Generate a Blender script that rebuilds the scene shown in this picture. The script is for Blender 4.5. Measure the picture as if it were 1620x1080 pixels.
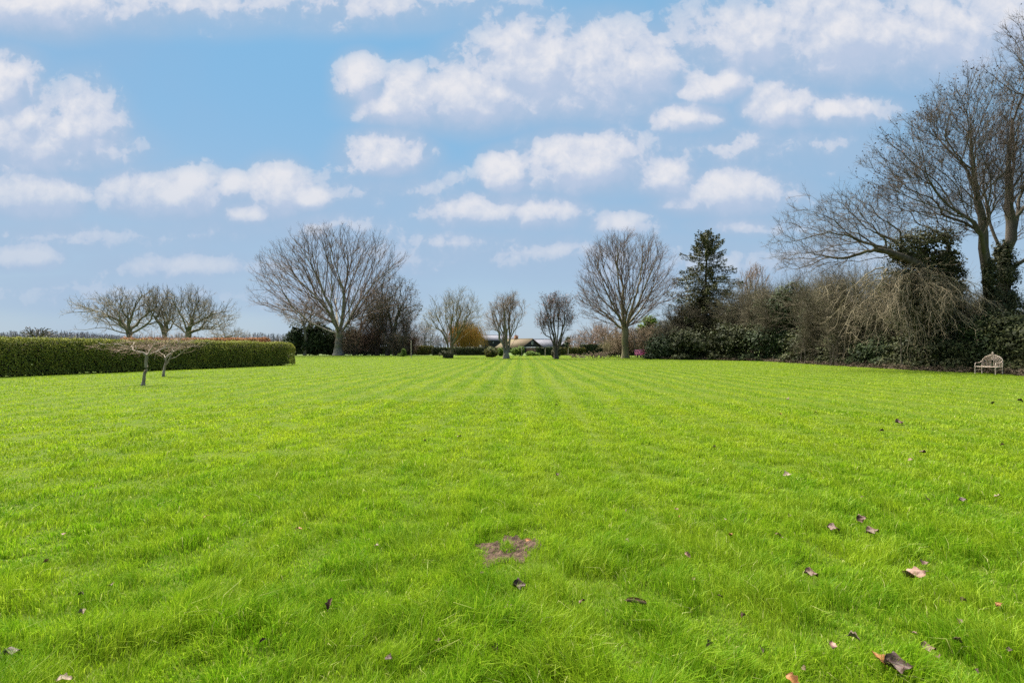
import bpy, math, random
import numpy as np
from mathutils import Vector

# ------------------------------------------------------------------ camera, sky, sun, exposure
for o in list(bpy.data.objects):
    bpy.data.objects.remove(o)
scene = bpy.context.scene
C = scene.collection
R = math.radians
EYE, FPX, HOR = 1.6, 765.0, 549.0          # eye height (m), focal length and horizon row in photo pixels

cam_d = bpy.data.cameras.new('camera')
cam = bpy.data.objects.new('camera', cam_d)
C.objects.link(cam)
cam.location = (0, 0, EYE)
cam.rotation_euler = (R(90), 0, 0)
cam_d.sensor_width = 36
cam_d.lens = 36 * FPX / 1620
cam_d.shift_y = (HOR - 540) / 1620
cam_d.clip_start = 0.05
cam_d.clip_end = 8000
scene.camera = cam

scene.view_settings.view_transform = 'Standard'
scene.view_settings.look = 'None'
scene.view_settings.gamma = 1
EXPOSURE = 2.05
scene.view_settings.exposure = EXPOSURE
scene.cycles.max_bounces = 5
scene.cycles.diffuse_bounces = 3
scene.cycles.transmission_bounces = 3
scene.cycles.use_denoising = False
scene.cycles.sample_clamp_indirect = 1.0
scene.cycles.sample_clamp_direct = 1.5

SUN_EL, SUN_AZ = R(62), R(-35)              # high, ahead and to the side, behind thin cloud: very soft
sun_dir = Vector((math.sin(SUN_AZ) * math.cos(SUN_EL), math.cos(SUN_AZ) * math.cos(SUN_EL), math.sin(SUN_EL)))
sun_d = bpy.data.lights.new('sun', 'SUN')
sun_d.energy = 4.8
sun_d.angle = R(50)
sun_d.color = (1.0, 0.95, 0.87)
sun = bpy.data.objects.new('sun', sun_d)
C.objects.link(sun)
sun.rotation_euler = (-sun_dir).to_track_quat('-Z', 'Y').to_euler()

world = bpy.data.worlds.new('World')
scene.world = world
world.use_nodes = True
world.cycles.sampling_method = 'MANUAL'
world.cycles.sample_map_resolution = 256


class NT:
    """small helper to write node trees"""
    def __init__(s, tree):
        s.t = tree
    def n(s, kind, **kw):
        x = s.t.nodes.new(kind)
        for k, v in kw.items():
            setattr(x, k, v)
        return x
    def put(s, sock, v):
        if isinstance(v, bpy.types.NodeSocket):
            s.t.links.new(v, sock)
        elif v is not None:
            sock.default_value = v
    def m(s, op, a, b=None, c=None, clamp=False):
        x = s.n('ShaderNodeMath', operation=op, use_clamp=clamp)
        for i, v in enumerate((a, b, c)):
            s.put(x.inputs[i], v)
        return x.outputs[0]
    def v(s, op, a, b=None):
        x = s.n('ShaderNodeVectorMath', operation=op)
        s.put(x.inputs[0], a)
        s.put(x.inputs[1], b)
        return x.outputs['Value'] if op == 'LENGTH' else x.outputs[0]
    def ss(s, x, lo, hi, a=0.0, b=1.0):
        r = s.n('ShaderNodeMapRange', interpolation_type='SMOOTHSTEP')
        s.put(r.inputs[0], x); s.put(r.inputs[1], lo); s.put(r.inputs[2], hi); s.put(r.inputs[3], a); s.put(r.inputs[4], b)
        return r.outputs[0]
    def noise(s, vec, scale, detail=4, rough=0.5, dist=0.0, dims='3D'):
        x = s.n('ShaderNodeTexNoise', noise_dimensions=dims)
        s.put(x.inputs['Vector'], vec)
        x.inputs['Scale'].default_value = scale
        x.inputs['Detail'].default_value = detail
        x.inputs['Roughness'].default_value = rough
        x.inputs['Distortion'].default_value = dist
        return x.outputs[0]
    def mix(s, f, a, b, mode='MIX'):
        x = s.n('ShaderNodeMix', data_type='RGBA', blend_type=mode)
        s.put(x.inputs[0], f); s.put(x.inputs[6], a); s.put(x.inputs[7], b)
        return x.outputs[2]


def c4(c):
    return (c[0], c[1], c[2], 1.0)


# clouds stand at infinity: lobes given as (x, y, half width, rise, drop, thickness) on the tangent plane of the sky ahead
LOBES = [
    (572, 132, 36, 38, 30, 1), (650, 162, 62, 50, 32, 1), (745, 168, 95, 62, 34, 1), (835, 118, 100, 82, 50, 1), (935, 118, 100, 76, 55, 1),
    (1018, 118, 62, 56, 45, .9), (900, 165, 150, 40, 28, .45), (1120, 145, 58, 34, 20, .6), (1160, 130, 34, 36, 26, .8), (1092, 187, 64, 26, 20, .9),
    (1232, 172, 66, 48, 28, 1), (1335, 176, 90, 28, 22, .55), (1190, 66, 108, 66, 50, .9), (1330, 56, 170, 78, 60, 1), (1490, 60, 150, 70, 46, .75),
    (1610, 30, 80, 60, 60, .8), (8, 140, 50, 56, 50, .9), (28, 215, 105, 74, 50, .9), (124, 208, 62, 66, 48, 1), (60, 250, 130, 44, 26, .5),
    (55, 315, 98, 44, 30, .8), (218, 312, 74, 42, 30, 1), (300, 306, 52, 38, 34, 1), (368, 297, 34, 22, 20, .6), (440, 310, 48, 42, 34, .9),
    (402, 336, 48, 20, 22, .6), (480, 318, 40, 22, 14, .8), (610, 252, 64, 46, 26, 1), (800, 280, 38, 40, 24, .9), (900, 266, 80, 58, 38, 1),
    (966, 262, 66, 50, 38, 1), (1050, 284, 52, 34, 24, .8), (930, 292, 150, 26, 18, .4), (760, 335, 110, 32, 22, .55), (862, 334, 80, 30, 26, .55),
    (982, 356, 54, 28, 20, .55), (1172, 308, 92, 44, 28, .9), (1090, 324, 52, 20, 14, .4), (52, 408, 46, 26, 16, .7), (12, 410, 28, 24, 16, .6),
    (300, 424, 130, 24, 16, .4), (40, 12, 140, 40, 34, .9), (330, 10, 260, 26, 30, .34), (600, 8, 180, 22, 28, .26),
    (720, 384, 130, 18, 14, .28), (1185, 358, 70, 14, 12, .34), (790, 150, 120, 50, 40, 1), (880, 95, 70, 50, 50, .9), (620, 170, 60, 30, 24, .8), (930, 268, 110, 44, 36, .8), (70, 230, 100, 60, 40, .8), (1400, 60, 160, 60, 60, .9), (265, 310, 90, 36, 30, .8), (90, 372, 200, 22, 20, .26), (480, 360, 170, 24, 24, .28), (830, 400, 260, 26, 26, .26), (240, 462, 260, 20, 20, .2), (1120, 420, 240, 24, 24, .22), (640, 300, 120, 30, 26, .22), (1180, 230, 150, 40, 40, .24), (1330, 105, 150, 40, 30, .5),
]


def cloud_group():
    g = bpy.data.node_groups.new('cloud_field', 'ShaderNodeTree')
    g.interface.new_socket('P', in_out='INPUT', socket_type='NodeSocketVector')
    g.interface.new_socket('F', in_out='OUTPUT', socket_type='NodeSocketFloat')
    g.interface.new_socket('G', in_out='OUTPUT', socket_type='NodeSocketFloat')
    k = NT(g)
    i = k.n('NodeGroupInput').outputs[0]
    o = k.n('NodeGroupOutput')
    acc = None
    for (x, y, rx, up, dn, cap) in LOBES:
        d = k.v('SUBTRACT', i, (x - 810, HOR - y, 0))
        a = k.v('MULTIPLY', d, (0.73 / rx, 0.75 / up, 0))
        b = k.v('MULTIPLY', d, (-0.73 / rx, -0.66 / dn, 0))
        f = k.m('SUBTRACT', 1.0, k.v('LENGTH', k.v('MAXIMUM', a, b)))
        f = k.m('MINIMUM', k.m('MULTIPLY', f, cap * 1.45), k.m('MULTIPLY', f, 1.1))
        acc = f if acc is None else k.m('SMOOTH_MAX', acc, f, 0.12)
    wv = k.n('ShaderNodeTexNoise')
    k.put(wv.inputs['Vector'], i)
    wv.inputs['Scale'].default_value = 0.03
    wv.inputs['Detail'].default_value = 3
    wi = k.v('ADD', i, k.v('MULTIPLY', k.v('SUBTRACT', wv.outputs['Color'], (0.5, 0.5, 0.5)), (34, 34, 0)))
    n1 = k.noise(wi, 0.014, 9, 0.61, 0.0)
    n2 = k.noise(i, 0.0065, 3, 0.5, 0.2)
    vo = k.n('ShaderNodeTexVoronoi', feature='F1', normalize=True)
    k.put(vo.inputs['Vector'], wi)
    vo.inputs['Scale'].default_value = 0.03
    vo.inputs['Detail'].default_value = 3
    vo.inputs['Roughness'].default_value = 0.55
    puff = k.m('SUBTRACT', 0.42, vo.outputs['Distance'])
    t = k.m('ADD', acc, k.m('MULTIPLY', k.m('SUBTRACT', n1, 0.5), 1.35))
    t = k.m('ADD', t, k.m('MULTIPLY', k.m('SUBTRACT', n2, 0.5), 0.7))
    t = k.m('ADD', t, k.m('MULTIPLY', puff, 0.85))
    k.put(o.inputs[0], t)
    k.put(o.inputs[1], k.m('ADD', acc, k.m('MULTIPLY', k.m('SUBTRACT', n2, 0.5), 0.9)))
    return g


def build_sky():
    t = world.node_tree
    t.nodes.clear()
    k = NT(t)
    out = k.n('ShaderNodeOutputWorld')
    bg = k.n('ShaderNodeBackground')
    t.links.new(bg.outputs[0], out.inputs[0])
    sky = k.n('ShaderNodeTexSky', sky_type='NISHITA')
    sky.sun_disc = False
    sky.sun_elevation = SUN_EL
    sky.sun_rotation = SUN_AZ
    sky.air_density = 1.0
    sky.dust_density = 0.6
    sky.ozone_density = 1.6
    S = 0.085
    bg.inputs[1].default_value = S
    e = 1.0 / (2 ** EXPOSURE * S)           # display value -> sky radiance
    co = k.n('ShaderNodeTexCoord').outputs['Generated']
    sp = k.n('ShaderNodeSeparateXYZ')
    k.put(sp.inputs[0], co)
    ay = k.m('MAXIMUM', k.m('ABSOLUTE', sp.outputs[1]), 0.08)
    u = k.m('MULTIPLY', k.m('DIVIDE', sp.outputs[0], ay), FPX)
    v = k.m('MULTIPLY', k.m('DIVIDE', sp.outputs[2], ay), FPX)
    cb = k.n('ShaderNodeCombineXYZ')
    k.put(cb.inputs[0], u); k.put(cb.inputs[1], v)
    P = cb.outputs[0]
    z = k.m('MAXIMUM', sp.outputs[2], 0.0)
    # thin high veil: pale near the horizon, bluer above
    veil = k.mix(k.ss(z, 0.0, 0.50), c4([q * e for q in (0.37, 0.485, 0.615)]), c4([q * e for q in (0.190, 0.435, 0.680)]))
    base = k.mix(0.94, sky.outputs[0], veil)
    patch = k.noise(P, 0.0035, 3, 0.5)
    base = k.mix(k.ss(patch, 0.42, 0.75, 0.0, 0.30), base, c4([q * e for q in (0.32, 0.465, 0.68)]))
    g = cloud_group()
    def field(p):
        x = k.n('ShaderNodeGroup', node_tree=g)
        k.put(x.inputs[0], p)
        return x.outputs
    f0, g0 = field(P)
    f1 = field(k.v('ADD', P, (-9, 22, 0)))[0]
    rel = k.m('SUBTRACT', f0, f1)
    edge = k.ss(rel, -0.15, 0.28)
    alpha = k.ss(f0, 0.02, k.m('SUBTRACT', 1.05, k.m('MULTIPLY', edge, 0.84)))
    alpha = k.m('MULTIPLY', alpha, k.ss(g0, -0.15, 0.55, 0.42, 1.0))
    lit = k.ss(rel, -0.28, 0.72)
    thick = k.ss(f0, 0.05, 0.75)
    lit = k.m('ADD', k.m('MULTIPLY', lit, 0.92), k.m('MULTIPLY', thick, 0.14), clamp=True)
    ccol = k.mix(lit, c4([q * e for q in (0.45, 0.555, 0.745)]), c4([q * e for q in (0.82, 0.82, 0.86)]))
    base = k.mix(k.ss(g0, -0.6, 0.6, 0.0, 0.85), base, c4([q * e for q in (0.385, 0.520, 0.705)]))
    # farther clouds low down sink into the veil
    far = k.ss(z, 0.03, 0.36, 0.30, 0.97)
    col = k.mix(k.m('MULTIPLY', alpha, far), base, ccol)
    # below the horizon: dull ground light
    col = k.mix(k.ss(sp.outputs[2], -0.02, 0.0), c4([q * e for q in (0.16, 0.2, 0.1)]), col)
    k.put(bg.inputs[0], col)


build_sky()

# ------------------------------------------------------------------ helpers
RS = np.random.RandomState(7)
random.seed(7)


def at(px, py, Y):
    """world point seen at photo pixel px,py at depth Y"""
    return np.array([(px - 810) / FPX * Y, Y, EYE + (HOR - py) / FPX * Y])


def on_ground(px, py):
    Y = EYE * FPX / (py - HOR)
    return np.array([(px - 810) / FPX * Y, Y, 0.0])


def mesh_from(name, verts, faces_list, mat, tint=None, smooth=False):
    """verts (n,3); faces_list: list of int arrays (m,k) with constant k each; tint: per vertex float"""
    me = bpy.data.meshes.new(name)
    verts = np.ascontiguousarray(verts, dtype=np.float32)
    me.vertices.add(len(verts))
    me.vertices.foreach_set('co', verts.ravel())
    faces_list = [np.asarray(f, dtype=np.int32) for f in faces_list if len(f)]
    nl = sum(f.size for f in faces_list)
    nf = sum(len(f) for f in faces_list)
    me.loops.add(nl)
    me.loops.foreach_set('vertex_index', np.concatenate([f.ravel() for f in faces_list]))
    me.polygons.add(nf)
    tot = np.concatenate([np.full(len(f), f.shape[1], dtype=np.int32) for f in faces_list])
    start = np.concatenate([[0], np.cumsum(tot)[:-1]]).astype(np.int32)
    me.polygons.foreach_set('loop_start', start)
    me.polygons.foreach_set('loop_total', tot)
    if smooth:
        me.polygons.foreach_set('use_smooth', np.ones(nf, dtype=bool))
    if tint is not None:
        a = me.attributes.new('tint', 'FLOAT', 'POINT')
        a.data.foreach_set('value', np.ascontiguousarray(tint, dtype=np.float32))
    me.update(calc_edges=True)
    me.materials.append(mat)
    return me


def link(name, me, parent=None, loc=None):
    o = bpy.data.objects.new(name, me)
    C.objects.link(o)
    if parent is not None:
        o.parent = parent
    if loc is not None:
        o.location = loc
    return o


def tag(o, label=None, cat=None, group=None, kind=None):
    if label: o['label'] = label
    if cat: o['category'] = cat
    if group: o['group'] = group
    if kind: o['kind'] = kind
    return o


def thing(name, label, cat, loc=(0, 0, 0), rz=0.0, group=None):
    o = bpy.data.objects.new(name, None)
    o.empty_display_size = 0.2
    C.objects.link(o)
    o.location = loc
    o.rotation_euler = (0, 0, rz)
    return tag(o, label, cat, group)


def hash2(ix, iy, seed):
    h = (ix.astype(np.int64) * 374761393 + iy.astype(np.int64) * 668265263 + seed * 974634287) & 0x7fffffff
    h = ((h ^ (h >> 13)) * 1274126177) & 0x7fffffff
    h = h ^ (h >> 16)
    return (h & 0xffff) / 65535.0


def vnoise(x, y, seed=0):
    ix, iy = np.floor(x), np.floor(y)
    fx, fy = x - ix, y - iy
    fx, fy = fx * fx * (3 - 2 * fx), fy * fy * (3 - 2 * fy)
    a, b = hash2(ix, iy, seed), hash2(ix + 1, iy, seed)
    c, d = hash2(ix, iy + 1, seed), hash2(ix + 1, iy + 1, seed)
    return (a * (1 - fx) + b * fx) * (1 - fy) + (c * (1 - fx) + d * fx) * fy


def fbm(x, y, seed=0, octv=3):
    s, w, tot = 0.0, 1.0, 0.0
    for i in range(octv):
        s = s + w * vnoise(x * 2 ** i, y * 2 ** i, seed + i)
        tot += w
        w *= 0.5
    return s / tot


def unit(v):
    return v / np.maximum(np.linalg.norm(v, axis=-1, keepdims=True), 1e-9)


def rand_dirs(n, rs):
    return unit(rs.normal(size=(n, 3)))


def ground_h(x, y):
    return 0.05 * (fbm(x * 0.45, y * 0.45, 3, 3) - 0.5) * np.clip((y + 2) / 4, 0, 1)


# ------------------------------------------------------------------ materials
def new_mat(name):
    m = bpy.data.materials.new(name)
    m.use_nodes = True
    t = m.node_tree
    t.nodes.clear()
    k = NT(t)
    out = k.n('ShaderNodeOutputMaterial')
    return m, k, out


def principled(k, out, col, rough=0.8, spec=0.3, bump=None, trans=None):
    b = k.n('ShaderNodeBsdfPrincipled')
    k.put(b.inputs['Base Color'], col)
    k.put(b.inputs['Roughness'], rough)
    b.inputs['Specular IOR Level'].default_value = spec
    if bump is not None:
        bp = k.n('ShaderNodeBump')
        bp.inputs['Strength'].default_value = bump[1]
        bp.inputs['Distance'].default_value = bump[2]
        k.put(bp.inputs['Height'], bump[0])
        k.put(b.inputs['Normal'], bp.outputs[0])
    sh = b.outputs[0]
    if trans is not None:
        tr = k.n('ShaderNodeBsdfTranslucent')
        k.put(tr.inputs[0], trans[1])
        mx = k.n('ShaderNodeMixShader')
        mx.inputs[0].default_value = trans[0]
        k.put(mx.inputs[1], sh)
        k.put(mx.inputs[2], tr.outputs[0])
        sh = mx.outputs[0]
    k.put(out.inputs[0], sh)


def geo_pos(k):
    return k.n('ShaderNodeNewGeometry').outputs['Position']


def bark_mat(name, a, b, scale=3.0, rough=0.9, moss=None):
    m, k, out = new_mat(name)
    co = geo_pos(k)
    st = k.v('MULTIPLY', co, (1, 1, 0.35))
    n = k.noise(st, scale, 5, 0.65)
    col = k.mix(k.ss(n, 0.35, 0.65), c4(a), c4(b))
    if moss:
        n2 = k.noise(co, 0.9, 4, 0.6)
        col = k.mix(k.ss(n2, 0.5, 0.68, 0, 0.75), col, c4(moss))
    principled(k, out, col, rough, 0.15, bump=(n, 0.5, 0.03))
    return m


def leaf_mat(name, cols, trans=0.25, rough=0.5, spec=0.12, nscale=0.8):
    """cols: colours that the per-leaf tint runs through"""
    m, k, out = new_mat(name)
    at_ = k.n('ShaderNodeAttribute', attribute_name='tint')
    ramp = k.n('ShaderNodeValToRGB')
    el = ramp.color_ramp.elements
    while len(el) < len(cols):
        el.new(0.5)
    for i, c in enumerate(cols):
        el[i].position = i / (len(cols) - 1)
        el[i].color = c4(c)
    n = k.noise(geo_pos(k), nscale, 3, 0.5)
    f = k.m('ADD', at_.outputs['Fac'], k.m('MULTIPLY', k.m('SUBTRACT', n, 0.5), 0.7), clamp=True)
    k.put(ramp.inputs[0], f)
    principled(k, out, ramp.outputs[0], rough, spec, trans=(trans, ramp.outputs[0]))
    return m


def plain_mat(name, a, b=None, scale=6.0, rough=0.6, spec=0.3, bump=0.0, stretch=(1, 1, 1)):
    m, k, out = new_mat(name)
    co = k.v('MULTIPLY', k.n('ShaderNodeTexCoord').outputs['Object'], stretch)
    n = k.noise(co, scale, 4, 0.6)
    col = k.mix(k.ss(n, 0.35, 0.68), c4(a), c4(b or tuple(q * 0.8 for q in a)))
    principled(k, out, col, rough, spec, bump=(n, bump, 0.01) if bump else None)
    return m


M = {}
M['beech'] = bark_mat('beech_bark', (0.144, 0.126, 0.101), (0.238, 0.216, 0.180), 2.5, moss=(0.17, 0.17, 0.07))
M['beech_twig'] = bark_mat('beech_twig', (0.092, 0.067, 0.055), (0.146, 0.108, 0.087), 1.0)
M['dark_bark'] = bark_mat('dark_bark', (0.054, 0.044, 0.035), (0.107, 0.088, 0.068), 3.0, moss=(0.10, 0.10, 0.04))
M['dark_twig'] = bark_mat('dark_twig', (0.060, 0.048, 0.039), (0.109, 0.087, 0.067), 1.0)
M['red_twig'] = bark_mat('red_twig', (0.090, 0.050, 0.036), (0.144, 0.090, 0.063), 1.0)
M['brown_twig'] = bark_mat('brown_twig', (0.133, 0.095, 0.061), (0.218, 0.164, 0.109), 1.0)
M['pale_twig'] = bark_mat('pale_twig', (0.150, 0.118, 0.075), (0.255, 0.208, 0.130), 1.2)
M['olive_twig'] = bark_mat('olive_twig', (0.121, 0.101, 0.055), (0.202, 0.166, 0.096), 1.0, moss=(0.15, 0.145, 0.055))
M['field_bark'] = bark_mat('field_oak_bark', (0.109, 0.093, 0.068), (0.193, 0.167, 0.116), 1.0)
M['cherry'] = bark_mat('cherry_bark', (0.17, 0.13, 0.10), (0.34, 0.29, 0.24), 6.0)
M['cherry_twig'] = bark_mat('cherry_twig', (0.187, 0.122, 0.089), (0.299, 0.215, 0.159), 2.0)
M['pink_twig'] = bark_mat('pink_twig', (0.138, 0.089, 0.062), (0.207, 0.145, 0.103), 1.0)
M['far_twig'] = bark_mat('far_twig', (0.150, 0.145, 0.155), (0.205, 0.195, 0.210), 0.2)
M['belt_twig'] = bark_mat('shady_twig', (0.062, 0.054, 0.035), (0.119, 0.100, 0.062), 1.0, moss=(0.07, 0.072, 0.03))
M['willow'] = bark_mat('willow_twig', (0.264, 0.136, 0.024), (0.400, 0.232, 0.048), 0.7)
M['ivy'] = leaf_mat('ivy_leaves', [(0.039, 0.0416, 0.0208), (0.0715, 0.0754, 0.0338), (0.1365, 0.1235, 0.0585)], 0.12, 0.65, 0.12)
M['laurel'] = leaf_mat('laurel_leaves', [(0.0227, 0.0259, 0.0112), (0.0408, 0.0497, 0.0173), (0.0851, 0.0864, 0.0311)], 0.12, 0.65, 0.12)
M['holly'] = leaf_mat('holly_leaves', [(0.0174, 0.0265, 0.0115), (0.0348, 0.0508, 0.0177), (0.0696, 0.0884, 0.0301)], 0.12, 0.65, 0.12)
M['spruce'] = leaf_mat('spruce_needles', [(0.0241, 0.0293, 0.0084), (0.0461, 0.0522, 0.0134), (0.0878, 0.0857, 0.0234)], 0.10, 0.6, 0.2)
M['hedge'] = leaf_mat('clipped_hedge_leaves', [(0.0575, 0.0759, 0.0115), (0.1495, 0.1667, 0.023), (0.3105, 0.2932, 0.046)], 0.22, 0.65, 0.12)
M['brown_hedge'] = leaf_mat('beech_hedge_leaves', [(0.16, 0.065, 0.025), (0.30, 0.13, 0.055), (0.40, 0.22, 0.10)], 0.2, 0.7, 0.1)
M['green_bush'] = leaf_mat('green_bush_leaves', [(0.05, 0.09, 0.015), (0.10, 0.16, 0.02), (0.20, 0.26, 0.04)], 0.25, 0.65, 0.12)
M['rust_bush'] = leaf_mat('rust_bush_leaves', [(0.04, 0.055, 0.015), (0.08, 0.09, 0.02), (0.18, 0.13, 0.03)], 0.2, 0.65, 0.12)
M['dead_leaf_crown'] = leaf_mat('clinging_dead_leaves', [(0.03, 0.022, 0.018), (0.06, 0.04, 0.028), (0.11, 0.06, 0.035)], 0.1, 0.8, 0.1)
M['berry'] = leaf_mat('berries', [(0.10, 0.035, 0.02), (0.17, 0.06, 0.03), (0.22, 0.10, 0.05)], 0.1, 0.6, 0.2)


# ------------------------------------------------------------------ shape builders
def tubes(polys, sides):
    """polys: list of (pts n,3 ; radii n). One open tube each; returns verts, [quads]"""
    P = np.concatenate([p for p, r in polys])
    Rr = np.concatenate([r for p, r in polys])
    n = np.array([len(r) for p, r in polys])
    off = np.concatenate([[0], np.cumsum(n)[:-1]])
    idx = np.arange(len(P))
    bid = np.repeat(np.arange(len(n)), n)
    first, last = off[bid], (off + n - 1)[bid]
    a, b = np.maximum(idx - 1, first), np.minimum(idx + 1, last)
    T = unit(P[b] - P[a])
    mean = unit(P[(off + n - 1)] - P[off])
    ref = np.where(np.abs(mean[:, 2:3]) > 0.75, np.array([[1.0, 0.13, 0.0]]), np.array([[0.05, 0.1, 1.0]]))[bid]
    N1 = unit(ref - T * np.sum(ref * T, axis=1, keepdims=True))
    N2 = np.cross(T, N1)
    ang = np.arange(sides) / sides * 2 * math.pi
    V = P[:, None, :] + Rr[:, None, None] * (np.cos(ang)[None, :, None] * N1[:, None, :] + np.sin(ang)[None, :, None] * N2[:, None, :])
    seg = idx[idx != last]
    j = np.arange(sides)
    j2 = (j + 1) % sides
    q = np.stack([seg[:, None] * sides + j, seg[:, None] * sides + j2, (seg[:, None] + 1) * sides + j2, (seg[:, None] + 1) * sides + j], axis=-1).reshape(-1, 4)
    return V.reshape(-1, 3), q


def leaf_quads(pts, nrm, size, rs, aspect=0.5, tint=None):
    """one folded diamond leaf at every point, facing roughly along nrm"""
    n = len(pts)
    ax = unit(np.cross(nrm, rand_dirs(n, rs)))
    sd = unit(np.cross(nrm, ax))
    s = np.broadcast_to(np.asarray(size), (n,))[:, None]
    nn = unit(nrm)
    V = np.stack([pts - ax * s * 0.5, pts + sd * s * 0.5 * aspect + nn * s * 0.08, pts + ax * s * 0.5, pts - sd * s * 0.5 * aspect + nn * s * 0.08], axis=1).reshape(-1, 3)
    F = np.arange(n * 4).reshape(-1, 4)
    if tint is None:
        tint = rs.rand(n)
    return V, F, np.repeat(tint, 4)


class Pile:
    """collects pieces for one mesh"""
    def __init__(s):
        s.v, s.q, s.t, s.n = [], [], [], 0
        s.tint = []
    def add(s, V, F, tint=None):
        F = np.asarray(F)
        (s.q if F.shape[1] == 4 else s.t).append(F + s.n)
        s.v.append(V)
        s.tint.append(np.full(len(V), 0.5) if tint is None else tint)
        s.n += len(V)
    def build(s, name, mat, parent=None, smooth=False, origin=None):
        V = np.concatenate(s.v)
        if origin is not None:
            V = V - np.asarray(origin)
        fl = []
        if s.q: fl.append(np.concatenate(s.q))
        if s.t: fl.append(np.concatenate(s.t))
        me = mesh_from(name, V, fl, mat, np.concatenate(s.tint), smooth)
        return link(name, me, parent)
    def box(s, c, d, rz=0.0, bevel=0.0):
        x, y, z = d[0] / 2, d[1] / 2, d[2] / 2
        V = np.array([(i * x, j * y, k * z) for k in (-1, 1) for (i, j) in ((-1, -1), (1, -1), (1, 1), (-1, 1))], dtype=float)
        ca, sa = math.cos(rz), math.sin(rz)
        V = np.stack([V[:, 0] * ca - V[:, 1] * sa, V[:, 0] * sa + V[:, 1] * ca, V[:, 2]], axis=1) + np.asarray(c)
        F = [(0, 3, 2, 1), (4, 5, 6, 7), (0, 1, 5, 4), (1, 2, 6, 5), (2, 3, 7, 6), (3, 0, 4, 7)]
        s.add(V, np.array(F))
    def tube(s, pts, r, sides=8):
        pts = np.asarray(pts, dtype=float)
        rr = np.full(len(pts), r) if np.isscalar(r) else np.asarray(r, dtype=float)
        V, q = tubes([(pts, rr)], sides)
        s.add(V, q)
        k = len(pts)
        for ring, fl in ((0, True), (k - 1, False)):
            c = len(V)
            cen = pts[ring]
            idx = np.arange(sides) + ring * sides
            Vc = np.concatenate([V[idx], cen[None]])
            F = [(i, (i + 1) % sides, sides) if not fl else ((i + 1) % sides, i, sides) for i in range(sides)]
            s.add(Vc, np.array(F))


# ------------------------------------------------------------------ trees
def grow(seeds, pts, bf, attach_from):
    """branching that reaches every point of the crown by short ways with little detour from the root.
    seeds: list of polylines (first starts at the base; others start at a node of an earlier one: (poly, parent index or None))"""
    N = len(pts) + sum(len(p) for p, _ in seeds)
    P = np.zeros((N, 3)); par = np.full(N, -1); pl = np.zeros(N)
    n = 0
    ok = []
    for poly, pa in seeds:
        for j, q in enumerate(poly):
            if j == 0 and pa is not None:
                prev = pa
                continue
            P[n] = q
            if j > 0:
                par[n] = prev
                pl[n] = pl[prev] + np.linalg.norm(P[n] - P[prev])
            prev = n
            ok.append(q[2] >= attach_from)
            n += 1
    okn = np.array(ok)
    best = np.full(len(pts), 1e9); who = np.zeros(len(pts), dtype=int)
    for i in range(n):
        if not okn[i]:
            continue
        c = np.linalg.norm(pts - P[i], axis=1) + bf * pl[i]
        mk = c < best
        best[mk] = c[mk]; who[mk] = i
    alive = np.ones(len(pts), dtype=bool)
    for _ in range(len(pts)):
        j = int(np.argmin(best))
        P[n] = pts[j]; par[n] = who[j]
        pl[n] = pl[who[j]] + np.linalg.norm(P[n] - P[who[j]])
        best[j] = 1e12; alive[j] = False
        c = np.linalg.norm(pts - P[n], axis=1) + bf * pl[n]
        mk = alive & (c < best)
        best[mk] = c[mk]; who[mk] = n
        n += 1
    return P[:n], par[:n], sum(len(p) - (1 if a is not None else 0) for p, a in seeds)


def crown_points(n, ells, rs, shell=2.2, cut=None):
    """ells: list of (centre, radii, weight)"""
    w = np.array([e[2] for e in ells], dtype=float)
    out = []
    cnt = 0
    while cnt < n:
        k = rs.choice(len(ells), size=n, p=w / w.sum())
        c = np.array([ells[i][0] for i in k]); r = np.array([ells[i][1] for i in k])
        d = rand_dirs(n, rs) * (rs.rand(n, 1) ** (1 / (3 * shell / 2.2)))
        p = c + d * r
        q = 2.6 / np.mean(r)
        hole = vnoise(p[:, 0] * q + 3.7 * ells[0][0][0], p[:, 2] * q + p[:, 1] * q * 0.4, 17)
        p = p[hole > 0.33]
        if cut is not None:
            p = p[cut(p)]
        out.append(p); cnt += len(p)
    return np.concatenate(out)[:n]


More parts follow.
